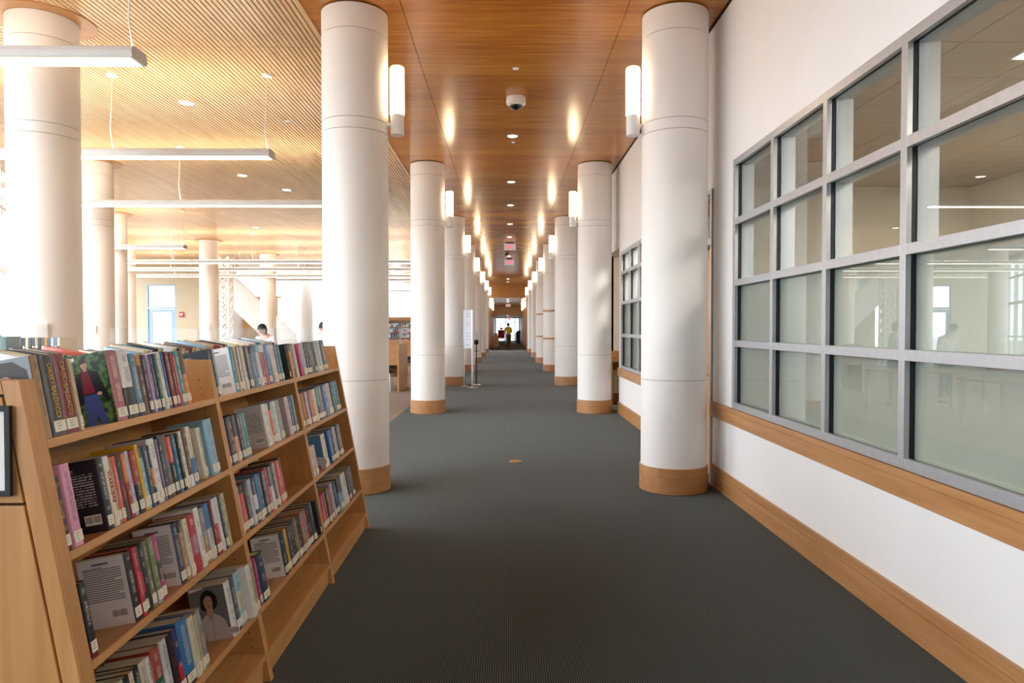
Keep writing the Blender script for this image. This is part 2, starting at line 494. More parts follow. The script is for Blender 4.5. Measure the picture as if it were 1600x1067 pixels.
# bright skylit atrium with the staircase
struct('wall_atrium', MB().box(-13.2, -6.8, 41, 41.2, 0, 8).box(-13.3, -13.1, 33.0, 41, 0, 8).box(-6.8, -6.7, 33.0, 41, CEIL + .12, 8).box(-13.2, -6.8, 33, 33.1, CEIL + .13, 8), M['wall'])
struct('wall_hall_far', MB().box(-6.8, EDGE, 45.2, 45.4, 0, 4.4), M['wall'])
struct('wall_panelled', MB().box(-13.1, -11.4, 35, 35.15, 0, 3.05).box(-13.1, -11.2, 34.98, 35.17, 2.98, 3.05), wood('wall_veneer', '#cfa56f', '#dfb983', 'z', .5))


def stair(label, x0, z0, x1, z1, y0, y1, steps, name='staircase'):
    s = thing(name, label, 'stairs', ((x0 + x1) / 2, y0, 0))
    ox, oy = (x0 + x1) / 2, y0
    for yy, nm in ((y0, 'balustrade'),):
        MB().prism([(x0 - ox, z0 - .35), (x1 - ox, z1 - .35), (x1 - ox, z1 + 1.0), (x0 - ox, z0 + 1.0)], yy - oy, yy - oy + .06).build(nm, M['white'], s)
        MB().tube([(x0 - ox, yy - oy + .03, z0 + 1.06), (x1 - ox, yy - oy + .03, z1 + 1.06)], .03).build('handrail', M['white'], s)
    mb = MB()
    for k in range(steps):
        t = (k + .5) / steps
        xx = x0 + (x1 - x0) * t - ox; zz = z0 + (z1 - z0) * t
        w = abs(x1 - x0) / steps
        mb.box(xx - w / 2, xx + w / 2, .06, y1 - y0 - .06, zz - .17, zz)
    mb.build('tread_flight', M['white'], s)
    return s


s = stair('white staircase flight rising to the upper floor beside the lattice tower', -12.6, 3.7, -8.85, .12, 29.6, 31.2, 20)
MB().box(1.7, 3.0, 0, 1.6, -.0, .17).build('landing', M['white'], s)
s = stair('white upper staircase flight behind the round column at the far atrium', -10.9, 4.6, -7.55, 1.1, 36.6, 38.2, 18)
MB().box(1.6, 3.0, 0, 1.6, .93, 1.1).box(1.6, 1.75, 0, 1.6, 0, .93).box(2.85, 3.0, 0, 1.6, 0, .93).build('landing', M['white'], s)

t = thing('lattice_tower', 'white lattice steel post standing beside the white staircase', 'post', (-11.15, 28.0, 0))
mb = MB()
for sx in (-.2, .2):
    for sy in (-.2, .2): mb.box(sx - .03, sx + .03, sy - .03, sy + .03, 0, 4.3)
mb.build('corner_post', M['white'], t)
mb = MB()
for k in range(11):
    za, zb = .1 + k * .38, .1 + (k + 1) * .38
    for yy in (-.2, .2):
        mb.tube([(-.18, yy, za), (.18, yy, zb)], .035, 6).tube([(.18, yy, za), (-.18, yy, zb)], .035, 6)
    for xx in (-.2, .2):
        mb.tube([(xx, -.18, za), (xx, .18, zb)], .035, 6)
mb.build('lattice', M['white'], t)
MB().box(-.3, .3, -.3, .3, 0, .03).build('base_plate', M['white'], t)

# corridor beyond the bulkhead
FW = wood('far_wall_veneer', '#d9b693', '#e6c7a6', 'z', .5)
struct('wall_bulkhead', MB().box(-2, 2.12, 46.6, 46.8, 3.49, 4.5), M['ceil_matt'])
struct('wall_far_left', MB().box(-1.4, -1.25, 46.6, 75, 0, 3.49).box(-2, -1.4, 46.6, 46.8, 0, 3.49), FW)
struct('wall_far_right', MB().box(1.36, 1.5, 46.6, 75, 0, 3.49).box(1.5, 2.12, 46.6, 46.8, 0, 3.49), FW)
struct('ceiling_low', MB().box(-1.25, 1.36, 46.8, 62, 3.47, 3.6), plain('low_ceiling', '#d5cfd0', .25))
struct('wall_lower_bulkhead', MB().box(-1.25, 1.36, 62, 62.2, 2.62, 3.6), FW)
struct('ceiling_lobby', MB().box(-1.25, 1.36, 62.2, 75, 2.62, 2.7), FW)
struct('baseboard_far', MB().box(-1.25, -1.22, 46.7, 75, 0, .25).box(1.33, 1.36, 46.7, 75, 0, .25), M['trim'])
d = thing('door_3', '', '', kind='structure'); del d['label'], d['category']
mb = MB()
for x in (-1.2, -.13, .88, 1.31): mb.box(x - .05, x + .05, 74.9, 75.05, 0, 2.62)
mb.box(-1.25, 1.36, 74.9, 75.05, 2.5, 2.62).box(-1.25, 1.36, 74.9, 75.05, 0, .12).box(-1.25, 1.36, 74.92, 75.03, 2.08, 2.14).box(.88, 1.36, 74.92, 75.03, 1.0, 1.06)
mb.build('frame', plain('entrance_frame', '#6d6f74', .4, metal=.4), d)
MB().box(-1.25, 1.36, 74.97, 74.98, .12, 2.5).build('pane', M['tinted_glass'], d)
struct('ground_outside', MB().box(-60, 60, 78, 200, -.3, -.12).box(-80, -21, -60, 78, -.3, -.12), plain('outdoor_paving', '#b9b7b2', .9))

# ------------------------------------------------------------------ columns with their lamps
def column(x, y, label, rings=False, collar=False, seam=True):
    c = thing('column', label, 'column', (x, y, 0), kind='thing')
    g = .006
    prof, mis = [], []
    zs = [(.22, 0)]
    cuts = [1.025, 3.27, 3.37, 4.15] if seam else []
    prof.append((CR, .22))
    for z in cuts:
        prof += [(CR, z - .004), (CR - g, z - .002), (CR - g, z + .002), (CR, z + .004)]
    prof.append((CR, CEIL - .012))
    for k in range(len(prof) - 1):
        mis.append(1 if abs(prof[k][0] - (CR - g)) < 1e-6 and abs(prof[k + 1][0] - (CR - g)) < 1e-6 else 0)
    MB().lathe(prof, seg=64, mis=mis).build('shaft', [M['column'], M['groove']], c)
    b = CR + .012
    MB().lathe([(b - .02, 0), (b, .004), (b, .142), (b - .003, .144), (b - .003, .147), (b, .149), (b, .23), (b - .004, .234), (CR - .01, .234)], seg=64).build('base_trim', M['trim_round'], c)
    MB().lathe([(CR - .012, CEIL - .014), (CR - .012, CEIL + .01)], seg=48).build('shadow_ring', M['gap'], c)
    if collar:
        MB().lathe([(CR + .005, CEIL - .012), (CR + .15, CEIL - .012), (CR + .15, CEIL + .0), (CR + .005, CEIL + .0)], seg=64, cap=False).build('ceiling_collar', M['maple_x'], c)
    if rings:
        for z in (1.13, 2.08):
            MB().lathe([(CR - .01, z - .03), (CR + .02, z - .03), (CR + .02, z + .03), (CR - .01, z + .03)], seg=48).build('band', M['trim_round'], c)
    return c


def make_sconce(label, x, y, z, side, group):
    """side = +1: the column is on the -x side of the lamp"""
    s = thing('wall_sconce', label, 'lamp', (x, y, z), (0, 0, 0 if side > 0 else PI), group)
    MB().lathe([(.0, .63), (.05, .63), (.062, .622), (.066, .61), (.066, .19)][::-1], seg=32, cap=False).build('lamp_glass', M['sconce_glass'], s)
    MB().lathe([(.055, 0), (.062, .004), (.062, .19), (.05, .19)], seg=32).build('holder', M['white'], s)
    br = MB().tube([(-.05, 0, .09), (-.1, 0, .09)], .02, 12)
    br.build('arm', M['white'], s)
    MB().tube([(-.088, 0, .09), (-.112, 0, .09)], .055, 20).build('wall_plate', M['white'], s)
    return s


sc0 = None
for k, y in enumerate(D):
    nth = 'nearest' if k == 0 else ORD[k + 1] + ('' if k < 6 else ' and farthest')
    column(LX, y, '%s round white column on the left side of the corridor' % nth)
    column(RX, y, '%s round white column on the window side of the corridor%s' % (nth, ', with two thin wooden bands' if k in (3, 4) else ''), rings=k in (3, 4))
    for sgn, cx, nm in ((1, LX, 'left'), (-1, RX, 'window')):
        lab = 'lit white tube sconce on the %s column along the corridor %s side' % (nth.replace(' and farthest', ''), nm)
        lx = cx + sgn * (CR + .087)
        if sc0 is None: sc0 = make_sconce(lab, lx, y, 3.275, sgn, 'corridor wall sconces')
        else: copy_tree(sc0, (lx, y, 3.275), lab, (0, 0, 0 if sgn > 0 else PI))
for k, y in enumerate((50.5, 54.5, 58.5)):
    for sgn, cx, nm in ((1, -1.25, 'left'), (-1, 1.36, 'right')):
        copy_tree(sc0, (cx + sgn * .09, y, 2.78), 'small lit sconce on the %s wall past the far bulkhead, %s of three' % (nm, ORD[k + 1]), (0, 0, 0 if sgn > 0 else PI), 'sconces past the far bulkhead')

HALL_COLS = [(-4.36, 6.7, 'big white hall column standing just behind the near bookcase'), (-7.22, 12.42, 'second white hall column along the diagonal window wall'),
             (-9.95, 17.95, 'third white hall column, half hidden behind the second'), (-13.3, 24.75, 'slim looking hall column beside the hall end wall'),
             (-9.85, 23.4, 'white hall column standing right of the glazed exit door'), (-9.36, 27.7, 'white hall column standing in front of the white staircase'),
             (-10.1, 35.6, 'farthest white hall column inside the bright atrium')]
for i, (x, y, lab) in enumerate(HALL_COLS):
    column(x, y, lab, collar=True, seam=i < 2)


def wall_box(x, y, z, cx, cy, label, w=.11, h=.15):
    a = math.atan2(0 - cy, 0 - cx)
    t = thing('wall_plate_box', label, 'control box', (x, y, z), (0, 0, a))
    MB().box(-.004, .028, -w / 2, w / 2, -h / 2, h / 2).build('case', M['white'], t, bevel=.008)
    MB().box(.028, .031, -w * .32, w * .32, -h * .2, h * .3).build('cover_plate', M['white'], t, bevel=.001)


for (cx, cy), z, lab, w, h in (((-4.36, 6.7), 1.475, 'white plastic control box on the big near hall column', .1, .135), ((-7.22, 12.42), 1.475, 'small white control box on the second hall column', .09, .13), ((-9.85, 23.4), 1.5, 'white control box on the column near the exit door', .1, .2)):
    a = math.atan2(-cy, -cx) - .12
    wall_box(cx + CR * math.cos(a), cy + CR * math.sin(a), z, cx, cy, lab, w, h)

# ------------------------------------------------------------------ pendant lights of the hall
def pendant(y, xl, xr, label):
    p = thing('pendant_light', label, 'lamp', (xr, y, 3.44), group='linear pendants in the hall')
    L_ = xl - xr
    prof = [(0, 0), (.2, 0), (.215, .03), (.2, .075), (.17, .09), (.03, .09), (0, .075), (-.012, .04)]
    MB().prism(prof, L_, 0, axis='x').build('housing', M['fixture'], p, bevel=.004)
    MB().box(L_ + .03, -.03, .02, .18, -.004, .0).build('diffuser', M['pend_glow'], p)
    MB().box(L_ + .03, -.03, .06, .14, .09, .094).build('uplight_lens', M['pend_up'], p)
    n = max(2, round(abs(L_) / 2.4) + 1)
    for k in range(n):
        xx = -.05 + (L_ + .1) * k / (n - 1)
        sway = .03
        MB().tube([(xx, .1, .09), (xx - sway, .1, .32), (xx - sway * .4, .1, .6), (xx, .1, CEIL - 3.44)], .005, 8).build('cable', M['white'], p)
        MB().lathe([(.03, -.03), (.06, -.02), (.065, 0)], xx, .1, CEIL - 3.44, 24).build('canopy', M['white'], p)


PEND = [(5.1, -5.0, -2.68, 'white linear pendant nearest the camera, ending above the near bookcase'), (8.0, -6.3, -2.68, 'second white linear pendant from the camera, hung in front of the slats'),
        (11.2, -7.7, -2.7, 'third linear pendant, passing behind the nearest left corridor column'), (17.3, -10.6, -7.9, 'short linear pendant hanging beside the second hall column'),
        (21.2, -12.5, -2.8, 'long linear pendant fifth from the camera, over the hall'), (23.9, -13.6, -2.7, 'long linear pendant sixth from the camera, over the hall'),
        (26.9, -15.2, -2.7, 'long linear pendant over the exit door end of the hall'), (29.2, -9.6, -2.7, 'farthest visible hall pendant, ending before the lattice tower'),
        (38, -6.4, -2.4, 'distant linear pendant in front of the white far hall wall'), (43.0, -6.4, -2.4, 'last distant linear pendant close to the far hall wall')]
for a in PEND: pendant(*a)

# ------------------------------------------------------------------ ceiling fittings
def downlight(x, y, label, group, r=.085, z=CEIL, glow='down_glow'):
    t = thing('downlight', label, 'lamp', (x, y, z), group=group)
    MB().lathe([(r, 0), (r, -.006), (r - .015, -.009), (r - .016, 0)], seg=32, cap=False).build('trim_ring', M['white'], t)
    MB().lathe([(r - .016, -.003), (r - .016, -.0005)], seg=32).build('lens', M[glow], t)


for i, y in enumerate((10.63, 13.96, 16.6, 19.6, 22.4, 25.5, 28.4)):
    downlight(.085, y, 'recessed round downlight in the corridor ceiling, %s from the camera' % ORD[i + 1], 'corridor downlights')
for i, y in enumerate((41.5, 44.2)):
    downlight(.06, y, 'small downlight in the plain ceiling strip before the bulkhead, %s one' % ('nearer' if i == 0 else 'farther'), 'downlights before the bulkhead', .1, CEIL)
for i, (y, z) in enumerate(((49, 3.47), (53, 3.47), (60, 3.47), (65, 2.62), (70, 2.62))):  # extra downlights added to brighten the dark walls past the bulkhead
    downlight(.06, y, 'added fill downlight in the low ceiling past the bulkhead, %s from it' % ORD[i + 1], 'added fill downlights past the bulkhead', .1, z, 'lobby_fill')
for i, (x, y) in enumerate(((-4.1, 9.1), (-5.0, 13.4), (-4.6, 14.8), (-3.1, 16.8), (-7.2, 20.3), (-3.2, 24.0))):
    downlight(x, y, ['round downlight set in the slats right of the big hall column', 'round downlight in the slats above the third pendant', 'round downlight in the slats just past the third pendant',
                     'round downlight in the slats seen between the two near left columns', 'distant round downlight in the hall slats', 'farthest round downlight seen between the near left columns'][i], 'hall downlights', .1)
for i, (x, y, r) in enumerate(((.1, 7.88, .036), (.1, 10.98, .03), (-3.05, 9.9, .05), (-4.2, 7.3, .05))):
    t = thing('ceiling_sprinkler', ['small white sprinkler cap in the corridor ceiling nearest the camera', 'tiny sprinkler cap just past the first corridor downlight', 'sprinkler cap in the slats above the second pendant', 'sprinkler cap in the slats near the big hall column'][i], 'sprinkler', (x, y, CEIL))
    MB().lathe([(r * .3, -.02), (r * .5, -.016), (r * .9, -.006), (r, 0)], seg=24).build('cover_plate', M['white'], t)
    MB().lathe([(r * .25, -.028), (r * .25, -.02)], seg=12).build('nozzle', M['chrome'], t)
t = thing('ceiling_camera', 'white dome security camera hanging from the corridor ceiling', 'camera', (.115, 8.87, CEIL))
MB().lathe([(.085, -.105), (.118, -.085), (.122, -.07), (.122, -.025), (.118, -.015), (.118, 0)][::1], seg=40).build('housing', M['white'], t)
MB().ball((0, 0, -.092), .086, sq=(1, 1, .72), M=Matrix.Rotation(PI, 4, 'X'), zmin=0, seg=28).build('dome', M['lamp_dark'], t)
for a in (-2.2, -.95): MB().lathe([(.012, -.118), (.012, -.104)], .083 * math.cos(a), .083 * math.sin(a), 0, 12).build('screw', M['chrome'], t)
t = thing('ceiling_camera', 'small dark dome camera on the ceiling between the exit signs', 'camera', (-.02, 27.0, CEIL))
MB().lathe([(.07, -.1), (.09, -.07), (.09, 0)], seg=24).build('housing', M['lamp_dark'], t)
MB().ball((0, 0, -.09), .06, sq=(1, 1, .7), M=Matrix.Rotation(PI, 4, 'X'), zmin=0).build('dome', M['lamp_dark'], t)


def text_mesh(body, size, depth=.001):
    cu = bpy.data.curves.new('lettering', 'FONT'); cu.body = body; cu.size = size; cu.extrude = depth; cu.align_x = 'CENTER'; cu.align_y = 'CENTER'; cu.resolution_u = 3
    o = bpy.data.objects.new('lettering', cu); COL.objects.link(o)
    dg = bpy.context.evaluated_depsgraph_get(); dg.update()
    me = bpy.data.meshes.new_from_object(o.evaluated_get(dg))
    bpy.data.objects.remove(o); bpy.data.curves.remove(cu)
    return me


def lettering(body, size, mat, parent, loc, rot, name='lettering', sx=1.0):
    me = text_mesh(body, size); me.materials.clear(); me.materials.append(mat)
    o = bpy.data.objects.new(name, me); COL.objects.link(o); o.parent = parent; o.location = loc; o.rotation_euler = rot; o.scale = (sx, 1, 1)
    return o


for y, lab, zt, w in ((23.9, 'nearer red EXIT sign hanging from the corridor ceiling', CEIL, .4), (29.5, 'farther red EXIT sign hanging from the corridor ceiling', CEIL, .4), (57.5, 'small red EXIT sign on the low ceiling past the bulkhead', 3.47, .4), (74.8, 'red EXIT sign over the glass entrance doors', 2.62, .36)):
    t = thing('exit_sign', lab, 'sign', (.1 if y < 70 else .28, y, zt), group='exit signs')
    MB().box(-.12, .12, -.03, .03, -.035, 0).build('mount', M['blackp'], t)
    MB().box(-w / 2, w / 2, -.012, .012, -.26, -.035).build('face_panel', M['exit_face'], t, bevel=.002)
    lettering('EXIT', .19, M['exit_red'], t, (0, -.0135, -.15), (PI / 2, 0, 0), sx=.85)

t = thing('floor_outlet', 'round brass outlet cover set in the corridor carpet', 'outlet', (.095, 7.86, 0))
MB().lathe([(.072, 0), (.072, .004), (.066, .007), (.045, .007), (.043, .005)], seg=40).build('rim', M['brass'], t)
MB().lathe([(.042, .002), (.042, .0075)], seg=32).build('lid', M['brass'], t)
# ------------------------------------------------------------------ bookcases
LEAN = .1866
TILT = math.atan(LEAN)
YAW = math.radians(.7)
CASE = Matrix.Translation((-1.0, 3.0, 0)) @ Matrix.Rotation(YAW, 4, 'Z')
SHELF_Z = [.30, .615, .908, 1.206]
CT, ST = math.cos(TILT), math.sin(TILT)


def tilted(z):
    """frame on the leaning face at height z: x out of the case, z up along the face"""
    return Matrix.Translation((-LEAN * z, 0, z)) @ Matrix.Rotation(-TILT, 4, 'Y')


def other_side(length):
    return Matrix.Translation((-1.1, length, 0)) @ Matrix.Rotation(PI, 4, 'Z')


def bookcase(s0, s1, label, near_end=False, far_end=False):
    p = CASE @ Vector((0, s0, 0))
    c = thing('bookcase', label, 'bookcase', p, (0, 0, YAW), 'maple display bookcases')
    Ln = s1 - s0
    trap = [(0, 0), (-.255, 1.365), (-.845, 1.365), (-1.1, 0)]
    ya = .06 if near_end else .02
    yb = .035 if far_end else .02
    e = MB().prism(trap, .016 if near_end else 0, ya).build('side_panel', M['maple'], c, bevel=.0015)
    MB().prism(trap, Ln - yb, Ln).build('side_panel', M['maple'], c, bevel=.0015)
    if near_end:
        w, g = .046, .007
        ep = MB()
        ep.prism([(0, 0), (-.255, 1.365), (-.255 - w, 1.365), (-w, 0)], 0, .016)
        ep.prism([(-1.1, 0), (-1.1 + w, 0), (-.845 + w, 1.365), (-.845, 1.365)], 0, .016)
        xt = lambda z: -LEAN * z
        ep.prism([(xt(1.33) - w, 1.33), (-.255 - w, 1.365), (-.845 + w, 1.365), (-1.1 - xt(1.33) + w, 1.33)], 0, .016)
        ep.build('end_frame', M['maple'], c, bevel=.002)
        for z0, z1, nm in ((1.052, 1.33 - g, 'upper_end_panel'), (.02, 1.052 - g, 'lower_end_panel')):
            MB().prism([(xt(z0) - w - g, z0), (xt(z1) - w - g, z1), (-1.1 - xt(z1) + w + g, z1), (-1.1 - xt(z0) + w + g, z0)], .001, .0158).build(nm, M['maple'], c, bevel=.002)
        MB().prism([(xt(.02) - w, .02), (xt(1.33) - w, 1.33), (-1.1 - xt(1.33) + w, 1.33), (-1.1 - xt(.02) + w, .02)], .0145, .0162).build('joint_gap', M['gap'], c)
    for O in (Matrix.Identity(4), other_side(Ln)):
        a, b = (ya, Ln - yb) if O == Matrix.Identity(4) else (yb, Ln - ya)
        for z in SHELF_Z:
            MB().box(-.284, 0, a, b, -.024, 0, M=O @ tilted(z)).build('shelf', M['maple_y'], c, bevel=.0012)
        MB().box(-.5, -.018, a, b, .098, .122, M=O).build('bottom_shelf', M['maple_y'], c, bevel=.0012)
        MB().box(-.052, -.032, a, b, 0, .098, M=O).build('kickboard', M['maple_y'], c)
        MB().box(-.296, -.286, a, b, .12, 1.26, M=O @ Matrix.Rotation(-TILT, 4, 'Y')).build('back_panel', M['maple_y'], c)
    # rows of shelf pin holes on the inner faces of the uprights
    for yy, d in ((ya, .0006), (Ln - yb, -.0006)):
        mb = MB()
        for u in [.16 + .032 * k for k in range(37)]:
            for dx in (-.05, -.235):
                q = tilted(0) @ Vector((dx, 0, u))
                n = len(mb.v)
                for i in range(8):
                    t = 2 * PI * i / 8
                    mb.v.append((q.x + .0028 * math.cos(t), yy + d, q.z + .0028 * math.sin(t)))
                mb.face([n + i for i in range(8)])
        mb.build('pin_holes', M['gap'], c)
    return c


bookcase(-1.20, -.02, 'nearest maple double-sided bookcase with a panelled end and black framed notice', near_end=True)
bookcase(-.02, 1.115, 'middle unit of the three joined maple bookcases')
bookcase(1.115, 2.27, 'farthest of the three joined maple bookcases, beside the white column', far_end=True)

pq = CASE @ Vector((-.428, -1.2, 1.187))
t = thing('framed_notice', 'black framed white notice mounted on the nearest bookcase end panel', 'sign', pq, (0, 0, YAW))
fw, fh, fb = .155, .115, .014
MB().box(-fw, -fw + fb, -.012, 0, -fh, fh).box(fw - fb, fw, -.012, 0, -fh, fh).box(-fw + fb, fw - fb, -.012, 0, -fh, -fh + fb).box(-fw + fb, fw - fb, -.012, 0, fh - fb, fh).build('frame', M['black'], t, bevel=.001)
MB().box(-fw + fb, fw - fb, -.006, 0, -fh + fb, fh - fb).build('notice_sheet', M['paper'], t)

# ------------------------------------------------------------------ books
PAL = {'tan': '#a5835c', 'charcoal': '#3d3f44', 'maroon': '#7c2f33', 'beige': '#c9b595', 'black': '#17171b', 'rose': '#a8616a', 'white': '#dcdad8', 'steel': '#5a7f9b', 'brown': '#5f4636', 'plum': '#4a1a4d',
       'lilac': '#b3a8c4', 'violet': '#6a5580', 'purple': '#4d2a72', 'darkgreen': '#1f5748', 'sage': '#98a39a', 'blue': '#2c72ad', 'wine': '#6d1f35', 'red': '#b02730', 'teal': '#2d8a8c', 'orange': '#cd7a3b',
       'darkbrown': '#3b2a27', 'pink': '#d394ad', 'cream': '#dccfb6', 'coral': '#d25846', 'brick': '#9e4236', 'lavender': '#b9b7cc', 'yellow': '#dda81e', 'aqua': '#9cc3c8', 'slate': '#4a545f', 'mauve': '#857486',
       'navy': '#22304f', 'petrol': '#22657f', 'ivory': '#d3cab4', 'skyblue': '#88b4cd', 'olive': '#6b6a4e', 'moss': '#6f7a52', 'magenta': '#a83a72', 'grey': '#85858a', 'silver': '#c2c6ca', 'khaki': '#b5ad84',
       'mint': '#bcc9b8', 'green': '#0f5b4c', 'indigo': '#343a72', 'cyan': '#2a9cc0', 'peach': '#dba583', 'blush': '#cdb9bd', 'amber': '#c78a2e', 'lime': '#c7c338', 'ochre': '#b98d3c', 'pale': '#dcd6cc', 'gold': '#c9a24e'}
SAY = {'darkbrown': 'dark brown', 'darkgreen': 'dark green', 'skyblue': 'sky blue', 'steel': 'steel blue', 'petrol': 'petrol blue', 'moss': 'moss green', 'sage': 'sage grey', 'mint': 'pale mint', 'lime': 'lime yellow', 'brick': 'brick red', 'wine': 'wine red', 'coral': 'coral red', 'slate': 'slate grey', 'charcoal': 'charcoal', 'rose': 'dusty rose', 'cream': 'cream', 'ivory': 'ivory', 'aqua': 'pale aqua', 'peach': 'peach', 'blush': 'pale blush'}


def attr(nt, name):
    a = nt.nodes.new('ShaderNodeAttribute'); a.attribute_type = 'OBJECT'; a.attribute_name = name
    return a


def mixc(nt, fac, a, b):
    m = nt.nodes.new('ShaderNodeMix'); m.data_type = 'RGBA'
    nt.links.new(fac, m.inputs[0])
    nt.links.new(a, m.inputs[6]); nt.links.new(b, m.inputs[7])
    return m.outputs[2]


def book_mats():
    out = []
    for kind in ('spine', 'cover'):
        m, nt, b = new_mat('book_' + kind)
        N, L = nt.nodes, nt.links
        mth = lambda op, x, y=None: math_node(nt, op, x, y)
        tc = N.new('ShaderNodeTexCoord'); sp = N.new('ShaderNodeSeparateXYZ'); L.new(tc.outputs['Object'], sp.inputs[0])
        base, acc, ink = attr(nt, 'base_tone').outputs['Color'], attr(nt, 'accent_tone').outputs['Color'], attr(nt, 'ink_tone').outputs['Color']
        h, th = attr(nt, 'height').outputs['Fac'], attr(nt, 'thickness').outputs['Fac']
        oi = N.new('ShaderNodeObjectInfo'); seed = oi.outputs['Random']
        zn = mth('DIVIDE', sp.outputs['Z'], h)
        wn = lambda a, c: None
        def noise(a, c, d):
            cb = N.new('ShaderNodeCombineXYZ'); L.new(a, cb.inputs[0])
            if c is not None: L.new(c, cb.inputs[1])
            L.new(mth('MULTIPLY', d, 91.0), cb.inputs[2])
            w = N.new('ShaderNodeTexWhiteNoise'); w.noise_dimensions = '3D'; L.new(cb.outputs[0], w.inputs['Vector'])
            return w.outputs['Value']
        band = mth('MULTIPLY', mth('GREATER_THAN', zn, attr(nt, 'band_low').outputs['Fac']), mth('LESS_THAN', zn, attr(nt, 'band_high').outputs['Fac']))
        col = mixc(nt, band, base, acc)
        if kind == 'spine':
            yy = mth('DIVIDE', sp.outputs['Y'], th)
            zone = mth('MULTIPLY', mth('LESS_THAN', mth('ABSOLUTE', yy), .2), mth('MULTIPLY', mth('GREATER_THAN', zn, .27), mth('LESS_THAN', zn, .92)))
            glyph = mth('GREATER_THAN', noise(mth('FLOOR', mth('DIVIDE', sp.outputs['Z'], .0016)), mth('FLOOR', mth('DIVIDE', sp.outputs['Y'], .0022)), seed), .5)
            word = mth('GREATER_THAN', noise(mth('FLOOR', mth('DIVIDE', sp.outputs['Z'], .017)), None, seed), .3)
            k = mth('MULTIPLY', mth('MULTIPLY', zone, mth('MULTIPLY', glyph, mth('MULTIPLY', word, .62))), attr(nt, 'lettered').outputs['Fac'])
            col = mixc(nt, k, col, ink)
        else:
            w = attr(nt, 'depth').outputs['Fac']
            xn = mth('DIVIDE', sp.outputs['X'], w)       # 0 at the spine, -1 at the fore edge
            rows = mth('DIVIDE', sp.outputs['Z'], .0078)
            inx = mth('MULTIPLY', mth('LESS_THAN', xn, -.14), mth('GREATER_THAN', xn, -.9))
            inz = mth('MULTIPLY', mth('GREATER_THAN', zn, .36), mth('LESS_THAN', zn, .82))
            top = mth('MULTIPLY', mth('GREATER_THAN', zn, .855), mth('MULTIPLY', mth('LESS_THAN', zn, .9), mth('LESS_THAN', xn, -.5)))
            z_ = mth('MAXIMUM', mth('MULTIPLY', inx, inz), mth('MULTIPLY', top, inx))
            line = mth('LESS_THAN', mth('FRACT', rows), .42)
            gl = mth('GREATER_THAN', noise(mth('FLOOR', mth('DIVIDE', sp.outputs['X'], .0028)), mth('FLOOR', rows), seed), .22)
            k = mth('MULTIPLY', mth('MULTIPLY', mth('MULTIPLY', z_, line), gl), attr(nt, 'printed').outputs['Fac'])
            col = mixc(nt, mth('MULTIPLY', k, .75), col, ink)
        L.new(col, b.inputs['Base Color'])
        b.inputs['Roughness'].default_value = .32; b.inputs['Coat Weight'].default_value = .12; b.inputs['Coat Roughness'].default_value = .1
        out.append(m)
    return out


BM = book_mats()
M['pages'] = plain('book_pages', '#d9c7a6', .85, var=.08, scale=300)
M['label'] = plain('call_number_label', '#e6dfcd', .6)
M['label_ink'] = plain('label_ink', '#7a756e', .7)
CLR = {k: lin(v) for k, v in PAL.items()}


def book(label, group, loc, rot, th, h, w, base, acc=None, ink=None, printed=0, sticker=True, lettered=1, detail=True):
    mb = MB()
    t = .0022; r = min(th * .16, .004)
    ht = th / 2
    outer = [(-w, ht), (-r * 1.5, ht), (-r * .5, ht * .86), (0, ht * .4), (0, -ht * .4), (-r * .5, -ht * .86), (-r * 1.5, -ht), (-w, -ht)]
    inner = [(-w, ht - t), (-t - r * 1.4, ht - t), (-t - r * .9, ht * .55), (-t - r * .8, 0), (-t - r * .8, 0), (-t - r * .9, -ht * .55), (-t - r * 1.4, -ht + t), (-w, -ht + t)]
    k = len(outer)
    for z in (0, h):
        for p in outer: mb.v.append((*p, z))
        for p in inner: mb.v.append((*p, z))
    T = 2 * k
    for i in range(k - 1):
        spine = 1 <= i <= 5
        mb.face([i + 1, i, T + i, T + i + 1], 0 if spine else 1, spine)
        mb.face([k + i, k + i + 1, T + k + i + 1, T + k + i], 1)
        mb.face([T + i, T + k + i, T + k + i + 1, T + i + 1], 1)
        mb.face([k + i, i, i + 1, k + i + 1], 1)
    for i in (0, k - 1):
        mb.face([i, k + i, T + k + i, T + i] if i == 0 else [k + i, i, T + i, T + k + i], 1)
    o = mb.build('book', BM, None, loc, rot)
    tag(o, label, 'book', group)
    o['base_tone'] = CLR[base]
    o['accent_tone'] = CLR[acc or base]
    dark = sum(CLR[base]) < 1.0
    o['ink_tone'] = CLR[ink] if ink else (CLR['pale'] if dark else CLR['charcoal'])
    lo = rnd.choice([(.0, .2), (.55, 1.1), (.3, .62), (.82, 1.1), (-1, .45)])
    o['band_low'], o['band_high'] = lo
    o['height'], o['thickness'], o['depth'] = h, th, w
    o['printed'] = float(printed); o['lettered'] = float(lettered)
    MB().box(-w + .003, -t - r, -ht + t, ht - t, .003, h - .003).build('pages', M['pages'], o)
    if sticker:
        z0 = .012; lw = max(ht * .8, ht - .003)
        st = MB().box(-r * .4, .0007, -lw, lw, z0, z0 + .03).build('spine_label', M['label'], o)
        if detail and th > .016:
            m2 = MB()
            for q in range(3): m2.box(.0007, .001, -lw * .5, lw * rnd.uniform(-.1, .5), z0 + .022 - q * .007, z0 + .0238 - q * .007)
            m2.build('call_number', M['label_ink'], st)
    return o


